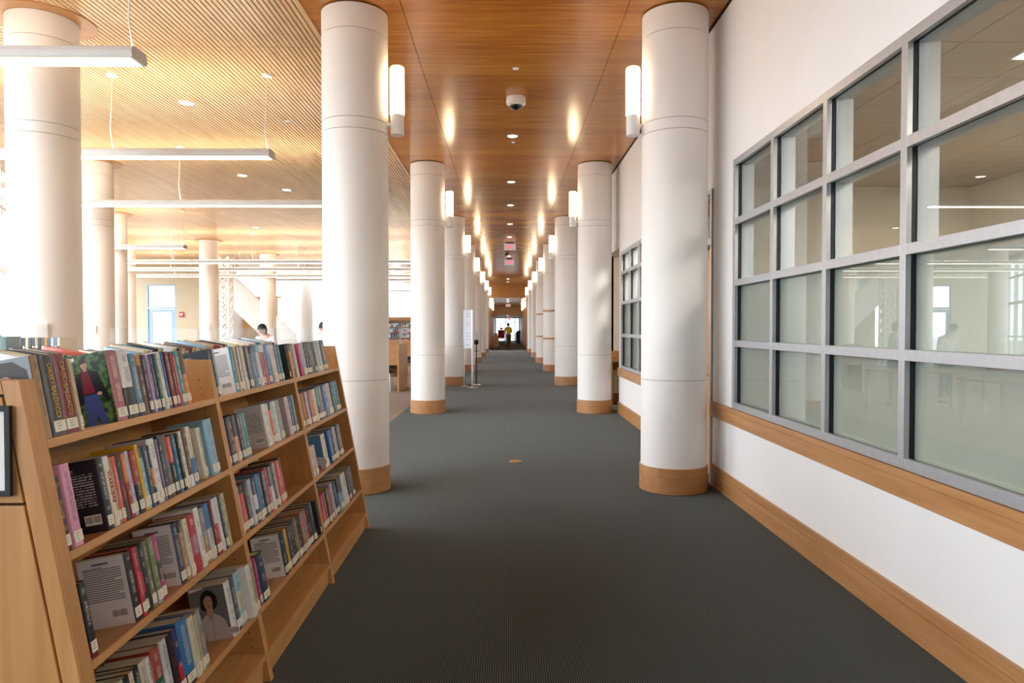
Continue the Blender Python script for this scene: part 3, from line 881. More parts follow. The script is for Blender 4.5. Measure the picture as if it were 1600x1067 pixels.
def barcode(parent, w, h, z0, x0=.3, flat=None):
    """white barcode label on the cover that faces the near end"""
    y = -parent['thickness'] / 2
    a = -w * (.18 + x0); 
    lb = MB().box(a, a + w * .36, y - .0006, y + .0002, z0, z0 + .03).build('barcode_label', M['paper'], parent)
    mb = MB(); x = a + .004
    while x < a + w * .36 - .004:
        q = rnd.choice((.0008, .0012, .002)); mb.box(x, x + q, y - .0009, y - .0005, z0 + .007, z0 + .026); x += q + rnd.choice((.001, .0016))
    mb.build('barcode', M['label_ink'], lb)


def poly_art(parent, name, w, h, shapes):
    """flat printed picture on the near cover: polygons in cover fractions (0..1 from fore edge to spine, 0..1 upward)"""
    mb = MB(); mats = []; y = -parent['thickness'] / 2
    for li, (m, pts) in enumerate(shapes):
        mats.append(m); n = len(mb.v)
        for u, v in pts: mb.v.append((-w + u * (w - .004), y - .0004 - .00006 * li, v * h))
        mb.face([n + i for i in range(len(pts))], li)
    return mb.build(name, mats, parent)


def ell(cx, cy, rx, ry, n=20, a0=0, a1=2 * PI):
    return [(cx + rx * math.cos(a0 + (a1 - a0) * i / n), cy + ry * math.sin(a0 + (a1 - a0) * i / n)) for i in range(n if a1 - a0 > 6 else n + 1)]


def speckle(name, c0, c1, scale):
    m, nt, b = new_mat(name)
    tc = nt.nodes.new('ShaderNodeTexCoord'); n = nt.nodes.new('ShaderNodeTexNoise'); n.inputs['Scale'].default_value = scale; n.inputs['Detail'].default_value = 4
    r = nt.nodes.new('ShaderNodeValToRGB'); r.color_ramp.elements[0].color = (*lin(c0), 1); r.color_ramp.elements[1].color = (*lin(c1), 1)
    r.color_ramp.elements[0].position = .42; r.color_ramp.elements[1].position = .62
    nt.links.new(tc.outputs['Object'], n.inputs['Vector']); nt.links.new(n.outputs['Fac'], r.inputs['Fac']); nt.links.new(r.outputs['Color'], b.inputs['Base Color'])
    b.inputs['Roughness'].default_value = .3
    return m


ART = {k: plain('print_' + k, v, .3) for k, v in {'skin': '#c99a83', 'lip': '#9a5550', 'hair': '#2a211f', 'brownhair': '#3c2b20', 'shirt_white': '#cfc3bd', 'jacket': '#18181c', 'shirt_red': '#7c1c2e', 'jeans': '#3d4f86', 'backdrop': '#7d7a7a', 'blur': '#8b97a0', 'sky': '#5b93bd', 'cloud': '#c8d3da', 'blossom': '#a6567f', 'figure': '#3c3a44', 'fold': '#a89a94'}.items()}
ART['leaves'] = speckle('print_leaves', '#16301a', '#5d7d4a', 60)


def garden_art(o, w, h):
    poly_art(o, 'cover_picture', w, h, [
        (ART['leaves'], [(0, 0), (1, 0), (1, 1), (0, 1)]),
        (ART['jacket'], [(.2, .34), (.24, .62), (.34, .72), (.44, .77), (.62, .77), (.78, .72), (.86, .52), (.95, .33), (.88, .3), (.74, .44), (.72, .36), (.3, .3)]),
        (ART['shirt_red'], [(.4, .44), (.42, .72), (.48, .78), (.57, .77), (.66, .44)]),
        (ART['jeans'], [(.36, .0), (.4, .45), (.7, .45), (.82, .0), (.66, .0), (.62, .16), (.55, .0)]),
        (ART['jacket'], [(.4, .425), (.4, .45), (.69, .455), (.69, .43)]),
        (ART['skin'], ell(.74, .43, .055, .025)),
        (ART['skin'], [(.48, .76), (.5, .8), (.56, .8), (.57, .77)]),
        (ART['skin'], ell(.51, .855, .07, .065)),
        (ART['brownhair'], ell(.5, .88, .085, .055, 16, 0, PI) + [(.43, .86)]),
        (ART['lip'], ell(.52, .83, .025, .007)),
        (M['paper'], [(-.0, .9), (.34, .925), (.34, .97), (.0, .95)])])


def portrait_art(o, w, h):
    poly_art(o, 'cover_picture', w, h, [
        (ART['backdrop'], [(0, 0), (1, 0), (1, 1), (0, 1)]),
        (ART['hair'], [(.28, .62), (.3, .8), (.38, .9), (.52, .94), (.66, .9), (.75, .8), (.76, .68), (.7, .6), (.6, .56), (.36, .56)]),
        (ART['skin'], [(.42, .5), (.42, .64), (.6, .64), (.6, .5), (.52, .38)]),
        (ART['skin'], ell(.5, .71, .125, .135)),
        (ART['hair'], [(.36, .74), (.4, .86), (.52, .9), (.66, .84), (.66, .72), (.6, .82), (.48, .83), (.4, .78)]),
        (ART['brownhair'], ell(.45, .735, .025, .009)), (ART['brownhair'], ell(.56, .735, .025, .009)),
        (ART['fold'], [(.495, .68), (.515, .68), (.51, .73)]),
        (ART['lip'], ell(.505, .635, .04, .013)),
        (ART['shirt_white'], [(.1, 0), (.14, .3), (.26, .42), (.42, .5), (.52, .36), (.6, .5), (.76, .44), (.9, .32), (.98, 0)]),
        (ART['fold'], [(.5, 0), (.515, .36), (.53, .36), (.525, 0)]), (ART['fold'], [(.26, .0), (.3, .22), (.31, .22), (.3, 0)]),
        (M['paper'], [(.03, .93), (.42, .97), (.42, 1.0), (.03, .985)])])


def hair_art(o, w, h):
    poly_art(o, 'cover_picture', w, h, [
        (ART['blur'], [(0, 0), (1, 0), (1, 1), (0, 1)]),
        (ART['hair'], [(.05, .2), (.06, .8), (.3, .97), (.7, .96), (.93, .84), (.97, .2)]),
        (ART['skin'], [(.3, .2), (.3, .68), (.4, .79), (.55, .8), (.68, .74), (.74, .6), (.74, .2)]),
        (M['paper'], [(.0, .86), (.4, .9), (.4, .95), (.0, .91)])])


def sky_art(o, w, h):
    poly_art(o, 'cover_picture', w, h, [
        (ART['sky'], [(0, 0), (1, 0), (1, 1), (0, 1)]),
        (ART['cloud'], ell(.7, .2, .4, .16)), (ART['cloud'], ell(.2, .9, .3, .05)),
        (ART['blossom'], ell(.45, .05, .36, .1)), (ART['figure'], [(.3, .1), (.34, .42), (.42, .55), (.5, .42), (.56, .1)]), (ART['cloud'], ell(.9, .12, .12, .2))])


ROWS = [   # unit, shelf, height of the shelf's front edge; books as colour, start mm, thickness mm, height mm, proud mm, accent, ink, exposed cover, title
    (1, 'top', 1.206, 'tan -1130 33 226 0 - brown|charcoal -1093 56 224 0 - yellow - DAVID_BALDACCI|maroon -1030 57 226 0 - gold - DAVID_BALDACCI|beige -972 18 210|black -953 18 190 -25 red|rose -771 61 228 0 - pale garden|white -709 61 226 6 black black|steel -643 42 212 0 navy|brown -597 33 206 0 ochre|plum -563 27 205|lilac -535 13 204|violet -521 18 204|purple -502 21 205|darkgreen -480 23 206|sage -456 16 206|white -439 27 212|blue -411 17 212|maroon -393 20 210|wine -372 20 209|maroon -351 18 208|red -332 24 200|teal -307 38 210|orange -268 40 212 0 brown'),
    (1, 'second', 0.91, 'darkbrown -1130 25 200 0 - yellow|pink -1104 43 228 0 - plum|black -938 34 212 0 red white textdark|cream -903 31 212 0 white red - WARRIORS|tan -871 14 205|coral -856 23 204|darkbrown -832 28 203 0 wine tan|brick -803 26 203 0 orange|lavender -776 23 206|brick -752 32 204 0 black cream|yellow -719 20 218|aqua -698 29 206 0 slate|slate -668 25 204|black -642 17 202 0 orange|white -624 48 220 0 - black|mauve -575 11 212|navy -563 25 222|brown -537 44 218 0 slate orange|black -492 30 208 0 coral|petrol -461 30 210 0 - pale|black -430 23 210|cream -406 35 214|brown -370 33 220 0 white|cream -336 39 222 0 blue|ivory -215 40 204 -20 - - textpale|skyblue -174 75 226 0 - slate'),
    (1, 'third', 0.62, 'black -1119 31 205 0 wine pale|black -888 39 211 0 - white textpale|red -848 27 214 0 - pale|darkbrown -820 19 210 0 red rose|black -800 20 210 0 - pale|olive -779 28 214|moss -750 34 216 0 sage pale|magenta -715 30 214 0 darkbrown|navy -575 39 212 0 - pale textpale|tan -535 30 208 0 black|ivory -504 36 208|red -467 57 210 0 rose|white -409 42 222 0 - black|grey -366 50 210 0 tan|silver -315 45 214 0 blue|maroon -269 24 214|red -243 31 216 0 white|white -211 29 216|slate -181 23 214|khaki -157 44 216'),
    (1, 'fourth', 0.3, 'teal -1210 16 190|white -1193 32 204|brown -1160 17 200|red -1142 27 205 0 teal|white -1114 28 206|cream -1085 26 206|mint -1058 44 212|black -1013 31 208 0 - white|cream -981 28 206|darkgreen -952 29 208 0 black|ivory -922 30 208 0 - slate|white -891 23 208|brick -867 15 206|green -850 54 212 0 brick|white -791 43 214 0 silver|black -746 36 212 0 - red|indigo -709 37 214 0 red pale|blue -671 69 224 0 black|ivory -601 46 208 0 - grey|khaki -554 21 200|grey -532 38 210|white -282 53 214 0 cream - portrait|slate -228 48 212|aqua -179 64 214 0 ivory|white -107 44 216 22 - slate|khaki -61 46 214 20'),
    (2, 'top', 1.206, 'slate -12 20 206 0 - - textpale|charcoal 9 16 206|slate 26 17 208 0 violet|skyblue 44 24 206|cyan 243 36 212 0 - - textpale|beige 280 32 210|navy 313 20 210|white 334 29 208|cream 364 25 208|white 390 31 208|slate 422 39 212|peach 462 22 208|steel 485 56 210 0 black|blue 542 33 210|white 576 49 210 0 skyblue|rose 626 29 210 0 white|indigo 656 30 210 0 white|coral 687 30 210 0 white|blue 718 48 212|white 816 67 206 0 - - plainpale|violet 884 46 206|teal 931 41 206'),
    (2, 'second', 0.905, 'lavender -17 46 206 0 - - plainpale|darkbrown 34 36 208 0 - tan|darkbrown 71 37 208|peach 109 46 208 0 charcoal|charcoal 157 35 208|grey 193 28 206|teal 226 46 206|white 513 59 214 0 - - textpale|cream 573 30 212|coral 604 41 212 0 black|aqua 646 42 212|white 689 38 212|sage 728 61 212|blush 885 61 214 0 - - plainpale|slate 947 50 214|steel 998 44 214'),
    (2, 'third', 0.61, 'lavender -12 53 204|coral 42 51 205 0 black|black 94 52 207 0 - cream - TOM_CLANCY|lavender 147 41 208|charcoal 189 42 207 0 white|blue 232 39 212 0 white navy|slate 273 45 208|navy 319 32 208|grey 352 28 208|red 381 38 214|white 420 39 210 0 grey|charcoal 460 40 220|silver 501 41 214|coral 543 53 216|red 597 43 222 0 black'),
    (2, 'fourth', 0.295, 'ivory -1 27 205|magenta 27 28 208 10|navy 56 76 212 12 - pale|ivory 133 26 200|black 399 51 206 0 - white textpale|slate 452 26 206|yellow 479 37 204|charcoal 517 55 206|black 573 45 208|charcoal 619 34 210|tan 654 29 212|black 684 42 210|charcoal 727 30 210|orange 758 31 214|grey 790 38 214|red 829 52 214|black 882 54 218|charcoal 937 55 220'),
    (3, 'top', 1.206, 'black 1078 25 206|navy 1104 31 206|brown 1136 45 205|charcoal 1182 40 206|cream 1223 40 204|magenta 1320 57 202 0 - - plainmagenta|lavender 1378 74 206|charcoal 1453 53 208|black 1507 46 208|slate 1554 47 208|charcoal 1602 56 206 0 brown|black 1659 49 206|silver 1710 50 212|skyblue 1761 52 212|white 1814 53 212|slate 1868 110 212'),
    (3, 'second', 0.905, 'grey 1096 103 206|amber 1209 32 206|maroon 1242 53 206|white 1297 41 206|rose 1339 68 206|orange 1408 54 206|cream 1463 67 206|teal 1531 63 212 0 charcoal|mauve 1595 103 212|steel 1699 108 212 0 blue|blush 1808 113 214|green 1922 68 216 0 indigo|teal 1991 70 216|petrol 2062 72 216'),
    (3, 'third', 0.61, 'white 1106 49 180|cream 1157 51 180|blush 1209 63 182|cream 1445 101 212 0 - - sky|blue 1618 81 212|darkbrown 1701 56 212|lavender 1758 87 214|charcoal 1846 59 216|grey 1906 61 216'),
    (3, 'fourth', 0.295, 'charcoal 1080 52 200|black 1133 47 200|coral 1181 61 202 0 red|red 1243 56 204|black 1300 49 206|lime 1350 33 206|rose 1384 44 208|lavender 1462 49 212 0 - - plainpale|navy 1512 86 210|skyblue 1618 106 212 0 slate|white 1745 133 212|slate 1890 53 216|brown 1944 65 218|black 2011 67 220'),
]

CASE_SAY = {1: 'nearest', 2: 'middle', 3: 'farthest'}
HH = {'top': 1.206, 'second': .908, 'third': .615, 'fourth': .30}
for unit, shelf, zz, txt in ROWS:
    z = HH[shelf]
    for i, e in enumerate(txt.split('|')):
        q = e.split() + ['-'] * 9
        c, s0, th, h = q[0], int(q[1]) / 1000, int(q[2]) / 1000, int(q[3]) / 1000
        proud = 0 if q[4] == '-' else int(q[4]) / 1000
        acc, ink, opn, title = [None if v == '-' else v for v in (q[5], q[6], q[7], q[8])]
        w = round(h * rnd.uniform(.64, .7), 3)
        out = -.008 + proud + rnd.uniform(-.004, .003)
        loc = CASE @ (tilted(z) @ Vector((out, s0 + th / 2, .0005)))
        extra = ''
        if opn in ('textdark', 'textpale'): extra = ' with printed cover showing'
        elif opn == 'garden': extra = ' with garden portrait cover'
        elif opn == 'portrait': extra = ' with woman portrait cover'
        elif opn == 'sky': extra = ' with a blue sky cover'
        elif title == 'DAVID BALDACCI': extra = ' with gold lettering'
        elif acc: extra = ' and %s' % SAY.get(acc, acc)
        lab = '%s%s book, %s from near end, %s shelf, %s bookcase' % (SAY.get(c, c), extra, ORD[i + 1], shelf, CASE_SAY[unit])
        small = unit == 3 or (unit == 2 and th < .012)
        o = book(lab, 'books on the %s shelf of the %s bookcase' % (shelf, CASE_SAY[unit]), loc, (0, -TILT, YAW), th, h, w, c, acc, ink,
                 printed=1 if opn in ('textdark', 'textpale') else 0, sticker=(rnd.random() < .85) and not (opn or '').startswith('plainm'), lettered=0 if title else 1, detail=not small)
        if opn: o['band_low'], o['band_high'] = 2.0, 3.0
        if opn in ('textdark', 'textpale'):
            if opn == 'textpale': o['base_tone'] = CLR[c]
            barcode(o, w, h, .022)
            if opn == 'textpale' and c not in ('white', 'ivory', 'slate'):
                poly_art(o, 'back_cover', w, h, [(M['paper'], [(0, 0), (1, 0), (1, 1), (0, 1)])])
                mb = MB(); y = -th / 2 - .0005
                for r_ in range(20):
                    zt = h * .83 - r_ * .0068
                    if zt < h * .36: break
                    mb.box(-w * .9, -w * rnd.uniform(.12, .3) if r_ % 6 == 5 else -w * .12, y - .0001, y, zt, zt + .0028)
                mb.box(-w * .7, -w * .35, y - .0001, y, h * .9, h * .93).box(-w * .9, -w * .5, y - .0001, y, h * .855, h * .868)
                mb.build('printed_text', plain('cover_print', '#77757a', .6) if 'cover_print' not in bpy.data.materials else bpy.data.materials['cover_print'], o)
        elif opn == 'garden': garden_art(o, w, h)
        elif opn == 'portrait': portrait_art(o, w, h); barcode(o, w, h, .012, .0)
        elif opn == 'sky': sky_art(o, w, h)
        if unit == 1 and shelf == 'top' and i == 0: hair_art(o, w, h)
        if title:
            tt = lettering(title.replace('_', ' '), th * (.5 if th > .05 else .62), plain('title_' + (ink or 'pale'), PAL[ink or 'pale'], .4), o, (.0008, 0, h * .56), (PI / 2, PI / 2, PI / 2), 'title')
            tw = max(v.co.x for v in tt.data.vertices) - min(v.co.x for v in tt.data.vertices)
            tt.scale.x = min(1, h * .66 / tw)

# the other face of the cases: only the top row shows, as page tops and boards
OC = ['white', 'coral', 'skyblue', 'blue', 'beige', 'cream', 'blue', 'skyblue', 'cream', 'cyan', 'maroon', 'black', 'white', 'ivory', 'black', 'charcoal', 'cream', 'brown']
for unit, (a, b) in enumerate(((-1.12, -.10), (.02, 1.06), (1.15, 2.19))):
    s = a; i = 0
    while s < b - .03:
        th = rnd.uniform(.028, .06); h = rnd.uniform(.2, .232)
        if s + th > b: break
        p = Matrix.Translation((-1.1, 0, 0)) @ Matrix.Scale(1, 4) @ Vector((0, 0, 0))
        fx = -1.1 + LEAN * 1.206
        cc = OC[(i + unit * 5) % len(OC)]
        loc = CASE @ Vector((fx + .012 * CT, s + th / 2, 1.2035))
        book('%s book on the far side of the %s bookcase top, %s from near end' % (SAY.get(cc, cc), CASE_SAY[unit + 1], ORD[i + 1]), 'books on the far side of the %s bookcase' % CASE_SAY[unit + 1],
             loc, (0, -TILT, YAW + PI), th - .002, h, h * .7, cc, detail=False, sticker=False)
        s += th + (.1 if rnd.random() < .1 else 0.0005); i += 1

# low display rack behind the near bookcase with film cases and three books
rk = thing('display_rack', 'low maple rack behind the near bookcase, holding film cases on top', 'rack', (-2.51, 3.42, 0))
MB().box(-.38, -.35, -.02, .30, 0, 1.262).box(.35, .38, -.02, .30, 0, 1.262).build('side_panel', M['maple'], rk)
for z in (1.24, .9, .56, .2): MB().box(-.35, .35, -.01, .3, z, z + .022).build('shelf', M['maple_x'], rk)
MB().box(-.35, .35, .285, .3, .2, 1.24).build('back_panel', M['maple_x'], rk)
x = -2.352
DV = ['charcoal', 'black', 'cream', 'charcoal', 'navy', 'khaki', 'black', 'brown', 'ochre', 'slate', 'silver', 'steel', 'cream', 'black']
for i in range(13):
    d_ = MB().box(0, .0145, 0, .135, 0, .19)
    o = d_.build('film_case', plain('film_case_' + DV[i], PAL[DV[i]], .3), None, (x, 3.41, 1.262), bevel=.001)
    tag(o, '%s film case in the row behind the near bookcase, %s from its pale end' % (SAY.get(DV[i], DV[i]), ORD[i + 1]), 'film case', 'film cases on the low rack')
    MB().box(.002, .0125, -.0006, .0005, .05, .15).build('title_strip', M['label'] if i % 3 else M['blackp'], o)
    x += .0152
book('pale aqua book standing face out beside the row of film cases', 'books on the low rack', (-2.47, 3.41, 1.2625), (0, 0, -PI / 2 + .1), .1, .195, .13, 'aqua', detail=False, sticker=False)
book('dark brown book with pale lettering left of the pale aqua book on the rack', 'books on the low rack', (-2.60, 3.41, 1.2625), (0, 0, -PI / 2), .14, .2, .13, 'darkbrown', ink='cream', detail=False, sticker=False)

# ------------------------------------------------------------------ hall furniture
def table(label, x, y, w, d_):
    t = thing('reading_table', label, 'table', (x, y, 0))
    MB().box(-w / 2, w / 2, -d_ / 2, d_ / 2, .71, .74).build('tabletop', M['maple_x'], t, bevel=.003)
    for sx in (-1, 1):
        for sy in (-1, 1):
            xx, yy = sx * (w / 2 - .06), sy * (d_ / 2 - .06)
            MB().box(xx - .03, xx + .03, yy - .03, yy + .03, 0, .71).build('leg', M['maple'], t)
    MB().box(-w / 2 + .1, w / 2 - .1, -.004, .004, .74, 1.49).build('clear_screen', M['acrylic'], t)
    MB().box(-.004, .004, -d_ / 2 + .05, -.005, .74, 1.49).build('clear_screen', M['acrylic'], t)
    return t


table('reading table with clear screens in front of the second hall column', -4.35, 8.9, 1.5, 1.0)
table('reading table with clear screens past the middle of the bookcases', -3.6, 10.2, 1.5, 1.0)
table('reading table with clear screens near the two readers', -3.5, 12.6, 1.7, 1.0)


def carrel(label, x, y):
    t = thing('study_carrel', label, 'desk', (x, y, 0), group='maple study carrels')
    MB().box(-.04, 0, 0, 1.4, 0, 1.11).build('end_panel', M['maple_y'], t, bevel=.003)
    MB().box(-1.84, -1.80, 0, 1.4, 0, 1.11).build('end_panel', M['maple_y'], t, bevel=.003)
    MB().box(-1.80, -.04, .05, 1.35, .70, .735).build('worktop', M['maple_x'], t)
    MB().box(-1.80, -.04, .69, .71, .3, 1.11).build('divider', M['maple_x'], t)
    MB().box(-1.80, -.04, .02, .05, .62, 1.08).build('front_board', M['maple_x'], t)
    MB().box(-.02, -.012, .1, .65, 1.11, 1.5).build('clear_screen', M['acrylic'], t)
    MB().box(-1.7, -.1, .695, .703, 1.11, 1.5).build('clear_screen', M['acrylic'], t)
    return t


ca = carrel('nearer maple study carrel seen between the two nearest left columns', -2.52, 16.45)
copy_tree(ca, (-2.40, 21.5, 0), 'farther maple study carrel, mostly hidden by the second left column')


def chair(label, x, y, rz):
    c = thing('desk_chair', label, 'chair', (x, y, 0), (0, 0, rz), 'black desk chairs')
    MB().box(-.23, .23, -.22, .22, .43, .48).build('seat', M['blackp'], c, bevel=.015)
    MB().prism([(-.2, .5), (-.23, .52), (-.26, .9), (-.23, .92), (-.21, .9)], -.21, .21, axis='x').build('backrest', M['blackp'], c, bevel=.008)
    for sx in (-1, 1):
        MB().tube([(sx * .19, .18, .43), (sx * .21, .2, 0)], .014).build('leg', M['chrome'], c)
        MB().tube([(sx * .19, -.18, .43), (sx * .21, -.22, 0)], .014).build('leg', M['chrome'], c)
        MB().tube([(sx * .19, -.2, .43), (sx * .19, -.235, .6)], .012).build('back_post', M['chrome'], c)
    return c


ch = chair('black desk chair tucked under the nearer study carrel', -2.95, 16.75, PI)
copy_tree(ch, (-2.9, 21.8, 0), 'black desk chair under the farther study carrel', (0, 0, PI))

fb = thing('bookcase', 'distant maple bookcase against the hall end, seen between the near left columns', 'bookcase', (-5.4, 36, 0))
MB().box(-1.0, -.96, 0, .35, 0, 2.04).box(.96, 1.0, 0, .35, 0, 2.04).build('side_panel', M['maple'], fb)
for z in (.1, .42, .70, .98, 1.25, 1.52, 2.0): MB().box(-.96, .96, 0, .35, z, z + .03).build('shelf', M['maple_x'], fb)
MB().box(-.96, .96, -.01, .03, 1.86, 2.04).build('header', M['maple_x'], fb)
MB().box(-.96, .96, .33, .35, .1, 2.0).build('back_panel', M['maple_x'], fb)
FC = ['white', 'skyblue', 'slate', 'rose', 'coral', 'blue', 'white', 'orange', 'navy', 'cream', 'teal', 'grey']
for zi, z in enumerate((.73, 1.01, 1.28, 1.55)):
    x = -.93; i = 0
    while x < .9 and i < 13:
        th = rnd.uniform(.1, .15); cc = rnd.choice(FC)
        book('small %s book on the distant bookcase, %s along its %s row from the top' % (SAY.get(cc, cc), ORD[i + 1], ORD[4 - zi]), 'books on the distant bookcase', (-5.4 + x + th / 2, 36.03, z + .001), (0, 0, -PI / 2),
             th - .01, rnd.uniform(.17, .22), .16, cc, rnd.choice(FC), detail=False, sticker=False)
        x += th + rnd.choice((0, 0, .02)); i += 1

# ------------------------------------------------------------------ stands in the corridor
t = thing('notice_stand', 'tall white notice board on two steel legs beside the third left column', 'sign', (-.98, 17.83, 0), (0, 0, math.radians(-62)))
for sx in (-.26, .26):
    lg = MB().box(sx - .022, sx + .022, -.018, .018, .01, 1.95).build('leg', M['chrome'], t, bevel=.003)
    MB().lathe([(.13, 0), (.13, .008), (.03, .02)], sx, 0, 0, 32).build('base_disc', M['chrome'], lg)
MB().box(-.235, .235, -.016, .016, .98, 1.95).build('board', M['board'], t, bevel=.003)
for z0, z1 in ((1.0, 1.48), (1.5, 1.93)):
    MB().box(-.21, .21, -.02, -.016, z0, z1).build('notice_sheet', M['board'], t)
mb = MB()
for z0 in (1.84, 1.78, 1.62, 1.36, 1.28, 1.2, 1.06): mb.box(-.12, .12, -.021, -.02, z0, z0 + .018)
mb.box(-.03, .03, -.021, -.02, 1.55, 1.6).box(-.03, .03, -.021, -.02, 1.88, 1.92).build('printed_lines', plain('notice_ink', '#a3a6ad', .7), t)
t = thing('sanitizer_stand', 'hand sanitizer dispenser on a black pole behind the white notice board', 'dispenser', (-.80, 18.45, 0))
MB().lathe([(.13, 0), (.13, .01), (.02, .025)], seg=32).build('base_disc', M['chrome'], t)
MB().tube([(0, 0, .02), (0, 0, 1.3)], .018).build('pole', M['blackp'], t)
MB().box(-.055, .055, -.06, .05, 1.18, 1.40).build('dispenser_case', M['white'], t, bevel=.012)
MB().box(-.055, .055, -.075, .05, 1.06, 1.18).build('drip_cover', M['blackp'], t, bevel=.008)
MB().box(-.05, .05, -.09, .02, .88, .9).build('drip_tray', M['blackp'], t)

# ------------------------------------------------------------------ people
def skin_mesh(name, pts, edges, mats, parent=None, sub=2):
    me = bpy.data.meshes.new(name)
    me.from_pydata([p[:3] for p in pts], edges, []); me.update()
    o = bpy.data.objects.new(name, me); COL.objects.link(o)
    o.modifiers.new('skin', 'SKIN').use_smooth_shade = True
    if not me.skin_vertices: return o
    for i, p in enumerate(pts):
        me.skin_vertices[0].data[i].radius = p[3] if isinstance(p[3], tuple) else (p[3], p[3])
        me.skin_vertices[0].data[i].use_root = i == 0
    s = o.modifiers.new('sub', 'SUBSURF'); s.levels = s.render_levels = sub
    dg = bpy.context.evaluated_depsgraph_get(); dg.update()
    m2 = bpy.data.meshes.new_from_object(o.evaluated_get(dg))
    o.modifiers.clear(); o.data = m2; bpy.data.meshes.remove(me)
    m2.materials.clear(); m2.materials.append(mats)
    for p in m2.polygons: p.use_smooth = True
    if parent: o.parent = parent
    return o


def person(label, loc, rz, top, bottom, hair, arms, lean=0.0, stride=0.0, head_drop=0.0, scale=1.0):
    """standing figure looking along +y; arms = (left elbow, left wrist, right elbow, right wrist)"""
    P = thing('person', label, 'person', loc, (0, 0, rz)); P.scale = (scale,) * 3
    L = lambda z: lean * max(0, z - .95)           # forward lean grows above the hips
    hip, chest, neck = (0, L(.97), .97), (0, L(1.28), 1.28), (0, L(1.5) + .01, 1.49)
    head = (0, L(1.62) + .03 + head_drop * .1, 1.62 - head_drop * .05)
    crown = (0, L(1.7) + .03 + head_drop * .14, 1.715 - head_drop * .08)
    le, lw, re, rw = arms
    pts = [(*hip, (.15, .11)), (0, L(1.1), 1.1, (.135, .1)), (*chest, (.165, .11)), (0, L(1.41), 1.41, (.12, .085)), (*neck, .052), (*head, (.073, .09)), (*crown, (.06, .07))]
    E = [(0, 1), (1, 2), (2, 3), (3, 4), (4, 5), (5, 6)]
    def add(p, r, prev):
        pts.append((*p, r)); E.append((prev, len(pts) - 1)); return len(pts) - 1
    nose = add((head[0], head[1] + .105, head[2] - .005), .013, 5)
    for s in (-1, 1): add((s * .085, head[1] - .005, head[2]), (.012, .022), 5)
    sh = {}
    for s, e, w in ((-1, le, lw), (1, re, rw)):
        a = add((s * .185, L(1.41), 1.405), .055, 3); b_ = add(e, .042, a); c = add(w, .03, b_)
        d = Vector(w) - Vector(e); d.normalize()
        pm = add(tuple(Vector(w) + d * .06), (.036, .018), c)
        side = Vector((0, 0, 1)).cross(d)
        side = side.normalized() if side.length > .2 else Vector((0, 1, 0))
        for q in range(4):
            f = add(tuple(Vector(w) + d * .1 + side * (.024 * (q - 1.5))), .0095, pm)
            add(tuple(Vector(w) + d * (.15 + (.012 if q in (1, 2) else 0)) + side * (.024 * (q - 1.5)) + Vector((0, 0, -.02))), .008, f)
        add(tuple(Vector(w) + d * .07 - side * .05), .0095, c)
        sh[s] = (a, b_, c)
    lg = {}
    for s in (-1, 1):
        h = add((s * .095, L(.9), .9), .088, 0); kx = s * stride
        k = add((s * .1, .03 + kx * .25, .5), .06, h); an = add((s * .1, -.01 + kx * .5, .085), .04, k)
        lg[s] = (h, k, an)
        add((s * .11, .12 + kx * .5, .035), .035, an)
    skin_mesh('body', pts, E, ART['skin'], P)
    G = lambda i, r: (*pts[i][:3], r)
    sp = [(*hip, (.168, .128)), (0, L(1.1), 1.1, (.152, .115)), G(2, (.182, .126)), G(3, (.135, .1))]; se = [(0, 1), (1, 2), (2, 3)]
    for s in (-1, 1):
        a, b_, c = sh[s]; n = len(sp)
        wr = Vector(pts[c][:3]) * .92 + Vector(pts[b_][:3]) * .08
        sp += [G(a, .072), G(b_, .055), (*wr, .042)]; se += [(3, n), (n, n + 1), (n + 1, n + 2)]
    skin_mesh('shirt', sp, se, top, P)
    tp = [(0, L(.97), 1.0, (.16, .12)), (0, L(.9), .9, (.162, .122))]; te = [(0, 1)]
    for s in (-1, 1):
        h, k, an = lg[s]; n = len(tp)
        tp += [(*pts[h][:2], pts[h][2] - .06, .1), G(k, .075), (*pts[an][:2], pts[an][2] + .02, .062)]; te += [(1, n), (n, n + 1), (n + 1, n + 2)]
        yy = pts[an][1]
        MB().ball((s * .105, yy + .05, .0), .06, sq=(.8, 2.2, 1.25), zmin=0.0).build('shoe', M['blackp'], P)
    skin_mesh('trousers', tp, te, bottom, P)
    hm = MB().ball((0, head[1] - .012, head[2] + .035), .105, sq=(.86, 1.02, 1.0), zmin=-.35)
    hm.ball((0, head[1] - .045, head[2] - .005), .1, sq=(.9, .75, 1.0), zmin=-.75)
    hm.build('hair', hair, P)
    for s in (-1, 1):
        MB().ball((s * .032, head[1] + .088, head[2] + .015), .011, seg=8, rings=5).build('eye', M['blackp'], P)
    MB().ball((0, head[1] + .088, head[2] - .052), .02, sq=(1.1, .5, .3), seg=8, rings=5).build('mouth', ART['lip'], P)
    return P


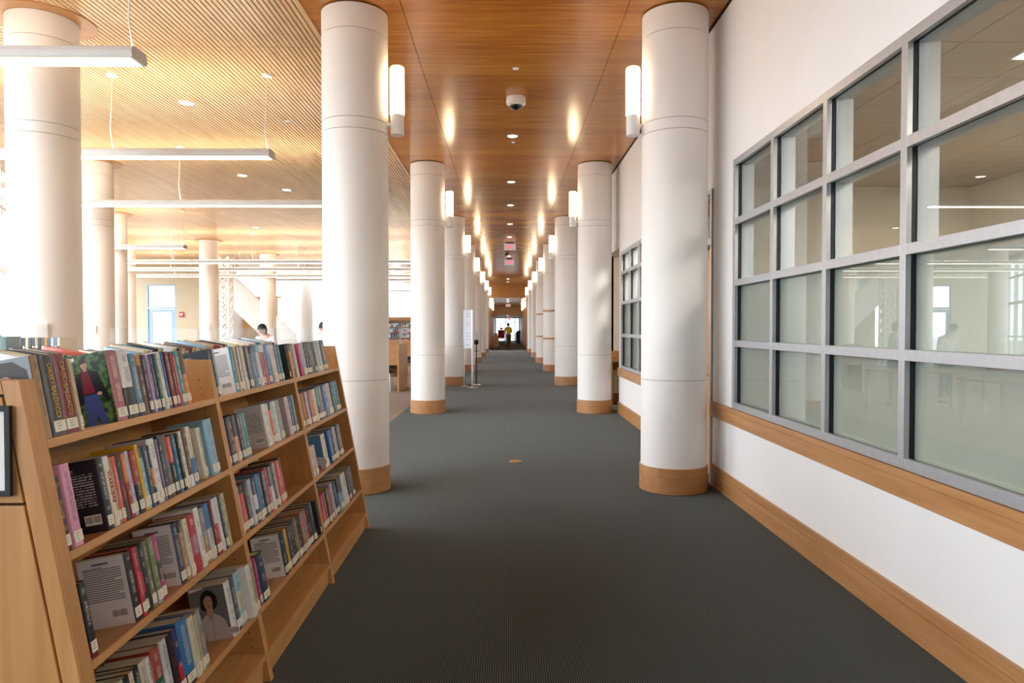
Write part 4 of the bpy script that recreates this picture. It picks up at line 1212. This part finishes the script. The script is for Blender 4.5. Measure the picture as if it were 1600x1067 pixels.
HAIR = plain('black_hair', '#121114', .6)
person('person in a bright yellow shirt and brown trousers walking behind the book truck', (.13, 50.0, 0), .35, plain('yellow_shirt', '#d9d21c', .7), plain('brown_trousers', '#6b4a33', .8), HAIR,
       ((-.25, .14, 1.13), (-.17, .38, 1.05), (.245, .1, 1.13), (.15, .34, 1.02)), lean=.14, stride=.3, scale=1.06)
person('person with black hair and a white top standing behind the bookcases', (-4.75, 14.0, 0), PI * .9, plain('white_top', '#e9e9ee', .8), plain('grey_trousers', '#565a63', .8), HAIR,
       ((-.27, .05, 1.12), (-.2, .28, 1.05), (.27, .05, 1.12), (.2, .28, 1.05)), lean=.12, head_drop=.8, scale=.92)
person('person with short dark hair and a pale blue shirt beside the nearest left column', (-3.42, 13.5, 0), PI * .6, plain('pale_blue_shirt', '#b9d4e6', .8), plain('dark_trousers', '#33363d', .8), plain('dark_hair', '#2b211c', .6),
       ((-.27, .05, 1.12), (-.2, .28, 1.05), (.27, .05, 1.12), (.2, .28, 1.05)), lean=.05, head_drop=.3, scale=.93)

# ------------------------------------------------------------------ carts at the corridor's far end
t = thing('book_truck', 'wooden book truck on black casters left of the person in yellow', 'cart', (-.78, 49.2, 0))
for y in (-.4, .37):
    MB().prism([(-.25, .17), (.25, .17), (.2, .7), (.1, 1.12), (-.1, 1.12), (-.2, .7)], y, y + .03).build('end_panel', M['trim'], t)
for x0, x1, z in ((-.24, .24, .2), (-.2, .2, .55), (-.13, .13, .9)): MB().box(x0, x1, -.37, .37, z, z + .02).build('shelf', M['trim'], t)
for sx in (-.2, .2):
    for sy in (-.34, .34):
        cs = MB().tube([(sx - .02, sy, .06), (sx + .02, sy, .06)], .06, 16).build('caster', M['blackp'], t)
        MB().box(sx - .03, sx + .03, sy - .02, sy + .02, .07, .17).build('caster_fork', M['blackp'], cs)
t = thing('cleaning_cart', 'dark cleaning cart topped with red and orange cleaning gear near the entrance', 'cart', (-.52, 66, 0))
MB().box(-.34, .34, -.5, .5, .1, .22).build('base', M['blackp'], t, bevel=.02)
for sx in (-.3, .3): MB().tube([(sx, .4, .2), (sx, .4, 1.45)], .025).build('post', M['blackp'], t)
for z in (.6, .95): MB().box(-.32, .32, -.1, .45, z, z + .03).build('shelf', plain('cart_grey', '#8a8d92', .5) if z < .7 else bpy.data.materials['cart_grey'], t)
MB().box(-.3, .3, -.48, -.12, .5, 1.3).build('waste_bag', plain('red_bag', '#a3232a', .6), t, bevel=.06)
MB().lathe([(.12, 0), (.15, .3)], -.16, .15, .98, 20).build('orange_bucket', plain('orange_plastic', '#dd6a1f', .4), t)
MB().lathe([(.11, 0), (.14, .28)], .17, .15, .98, 20).build('yellow_bucket', plain('yellow_plastic', '#e0b321', .4), t)
MB().ball((0, .2, 1.42), .16, sq=(1, 1, .7)).build('mop_head', bpy.data.materials['orange_plastic'], t)
for sx in (-.27, .27):
    for sy in (-.4, .4): MB().tube([(sx - .02, sy, .06), (sx + .02, sy, .06)], .06, 14).build('caster', M['blackp'], t)
MB().tube([(.2, -.3, 1.25), (.52, -.45, .9), (.85, -.55, .42)], .035).build('hose', bpy.data.materials['red_bag'], t)
t = thing('litter_bin', 'dark grey litter bin by the right wall near the entrance doors', 'bin', (1.08, 67.5, 0))
MB().prism([(-.22, 0), (.22, 0), (.22, 1.2), (-.1, 1.2), (-.22, 1.0)], -.22, .22).build('body', plain('dark_bin', '#3a3a3c', .6), t, bevel=.02)
MB().prism([(-.2, 1.03), (.23, 1.26), (.23, 1.2), (-.1, 1.2)], -.23, .23).build('lid', M['blackp'], t)

# ------------------------------------------------------------------ light, camera
w = bpy.data.worlds.new('overcast_sky'); SC.world = w; w.use_nodes = True
bg = w.node_tree.nodes['Background']; bg.inputs['Color'].default_value = (.82, .91, 1, 1); bg.inputs['Strength'].default_value = 8.6


def portal(name, p, q, z0, z1):
    p, q = Vector((*p, (z0 + z1) / 2)), Vector((*q, (z0 + z1) / 2))
    ld = bpy.data.lights.new(name, 'AREA'); ld.shape = 'RECTANGLE'; ld.size = (q - p).length; ld.size_y = z1 - z0
    ld.cycles.is_portal = True
    o = bpy.data.objects.new(name, ld); COL.objects.link(o); o.location = (p + q) / 2
    d = (q - p).normalized(); n = Vector((d.y, -d.x, 0))
    o.rotation_euler = n.to_track_quat('-Z', 'Y').to_euler()


portal('window_daylight', (-4.9, -3.5), (-4.9, 4), .1, 4.25)
portal('window_daylight', (-4.95, 4), (-18.4, 32), .1, 4.25)

cam = bpy.data.cameras.new('camera'); co = bpy.data.objects.new('camera', cam); COL.objects.link(co)
cam.sensor_width = 36; cam.lens = 36 * 1100 / 1600; cam.clip_end = 400; cam.clip_start = .05
co.location = (0, 0, 1.5)
co.rotation_euler = (PI / 2 - math.atan(21.5 / 1100), 0, -math.atan(8 / 1100))
SC.camera = co
SC.view_settings.view_transform = 'Standard'; SC.view_settings.look = 'None'; SC.view_settings.gamma = 1; SC.view_settings.use_curve_mapping = False
SC.view_settings.exposure = 0.25
cy = SC.cycles
cy.use_denoising = True
cy.max_bounces = 8; cy.diffuse_bounces = 5; cy.glossy_bounces = 4; cy.transmission_bounces = 6; cy.transparent_max_bounces = 16
cy.caustics_reflective = False; cy.caustics_refractive = False
cy.sample_clamp_indirect = 8
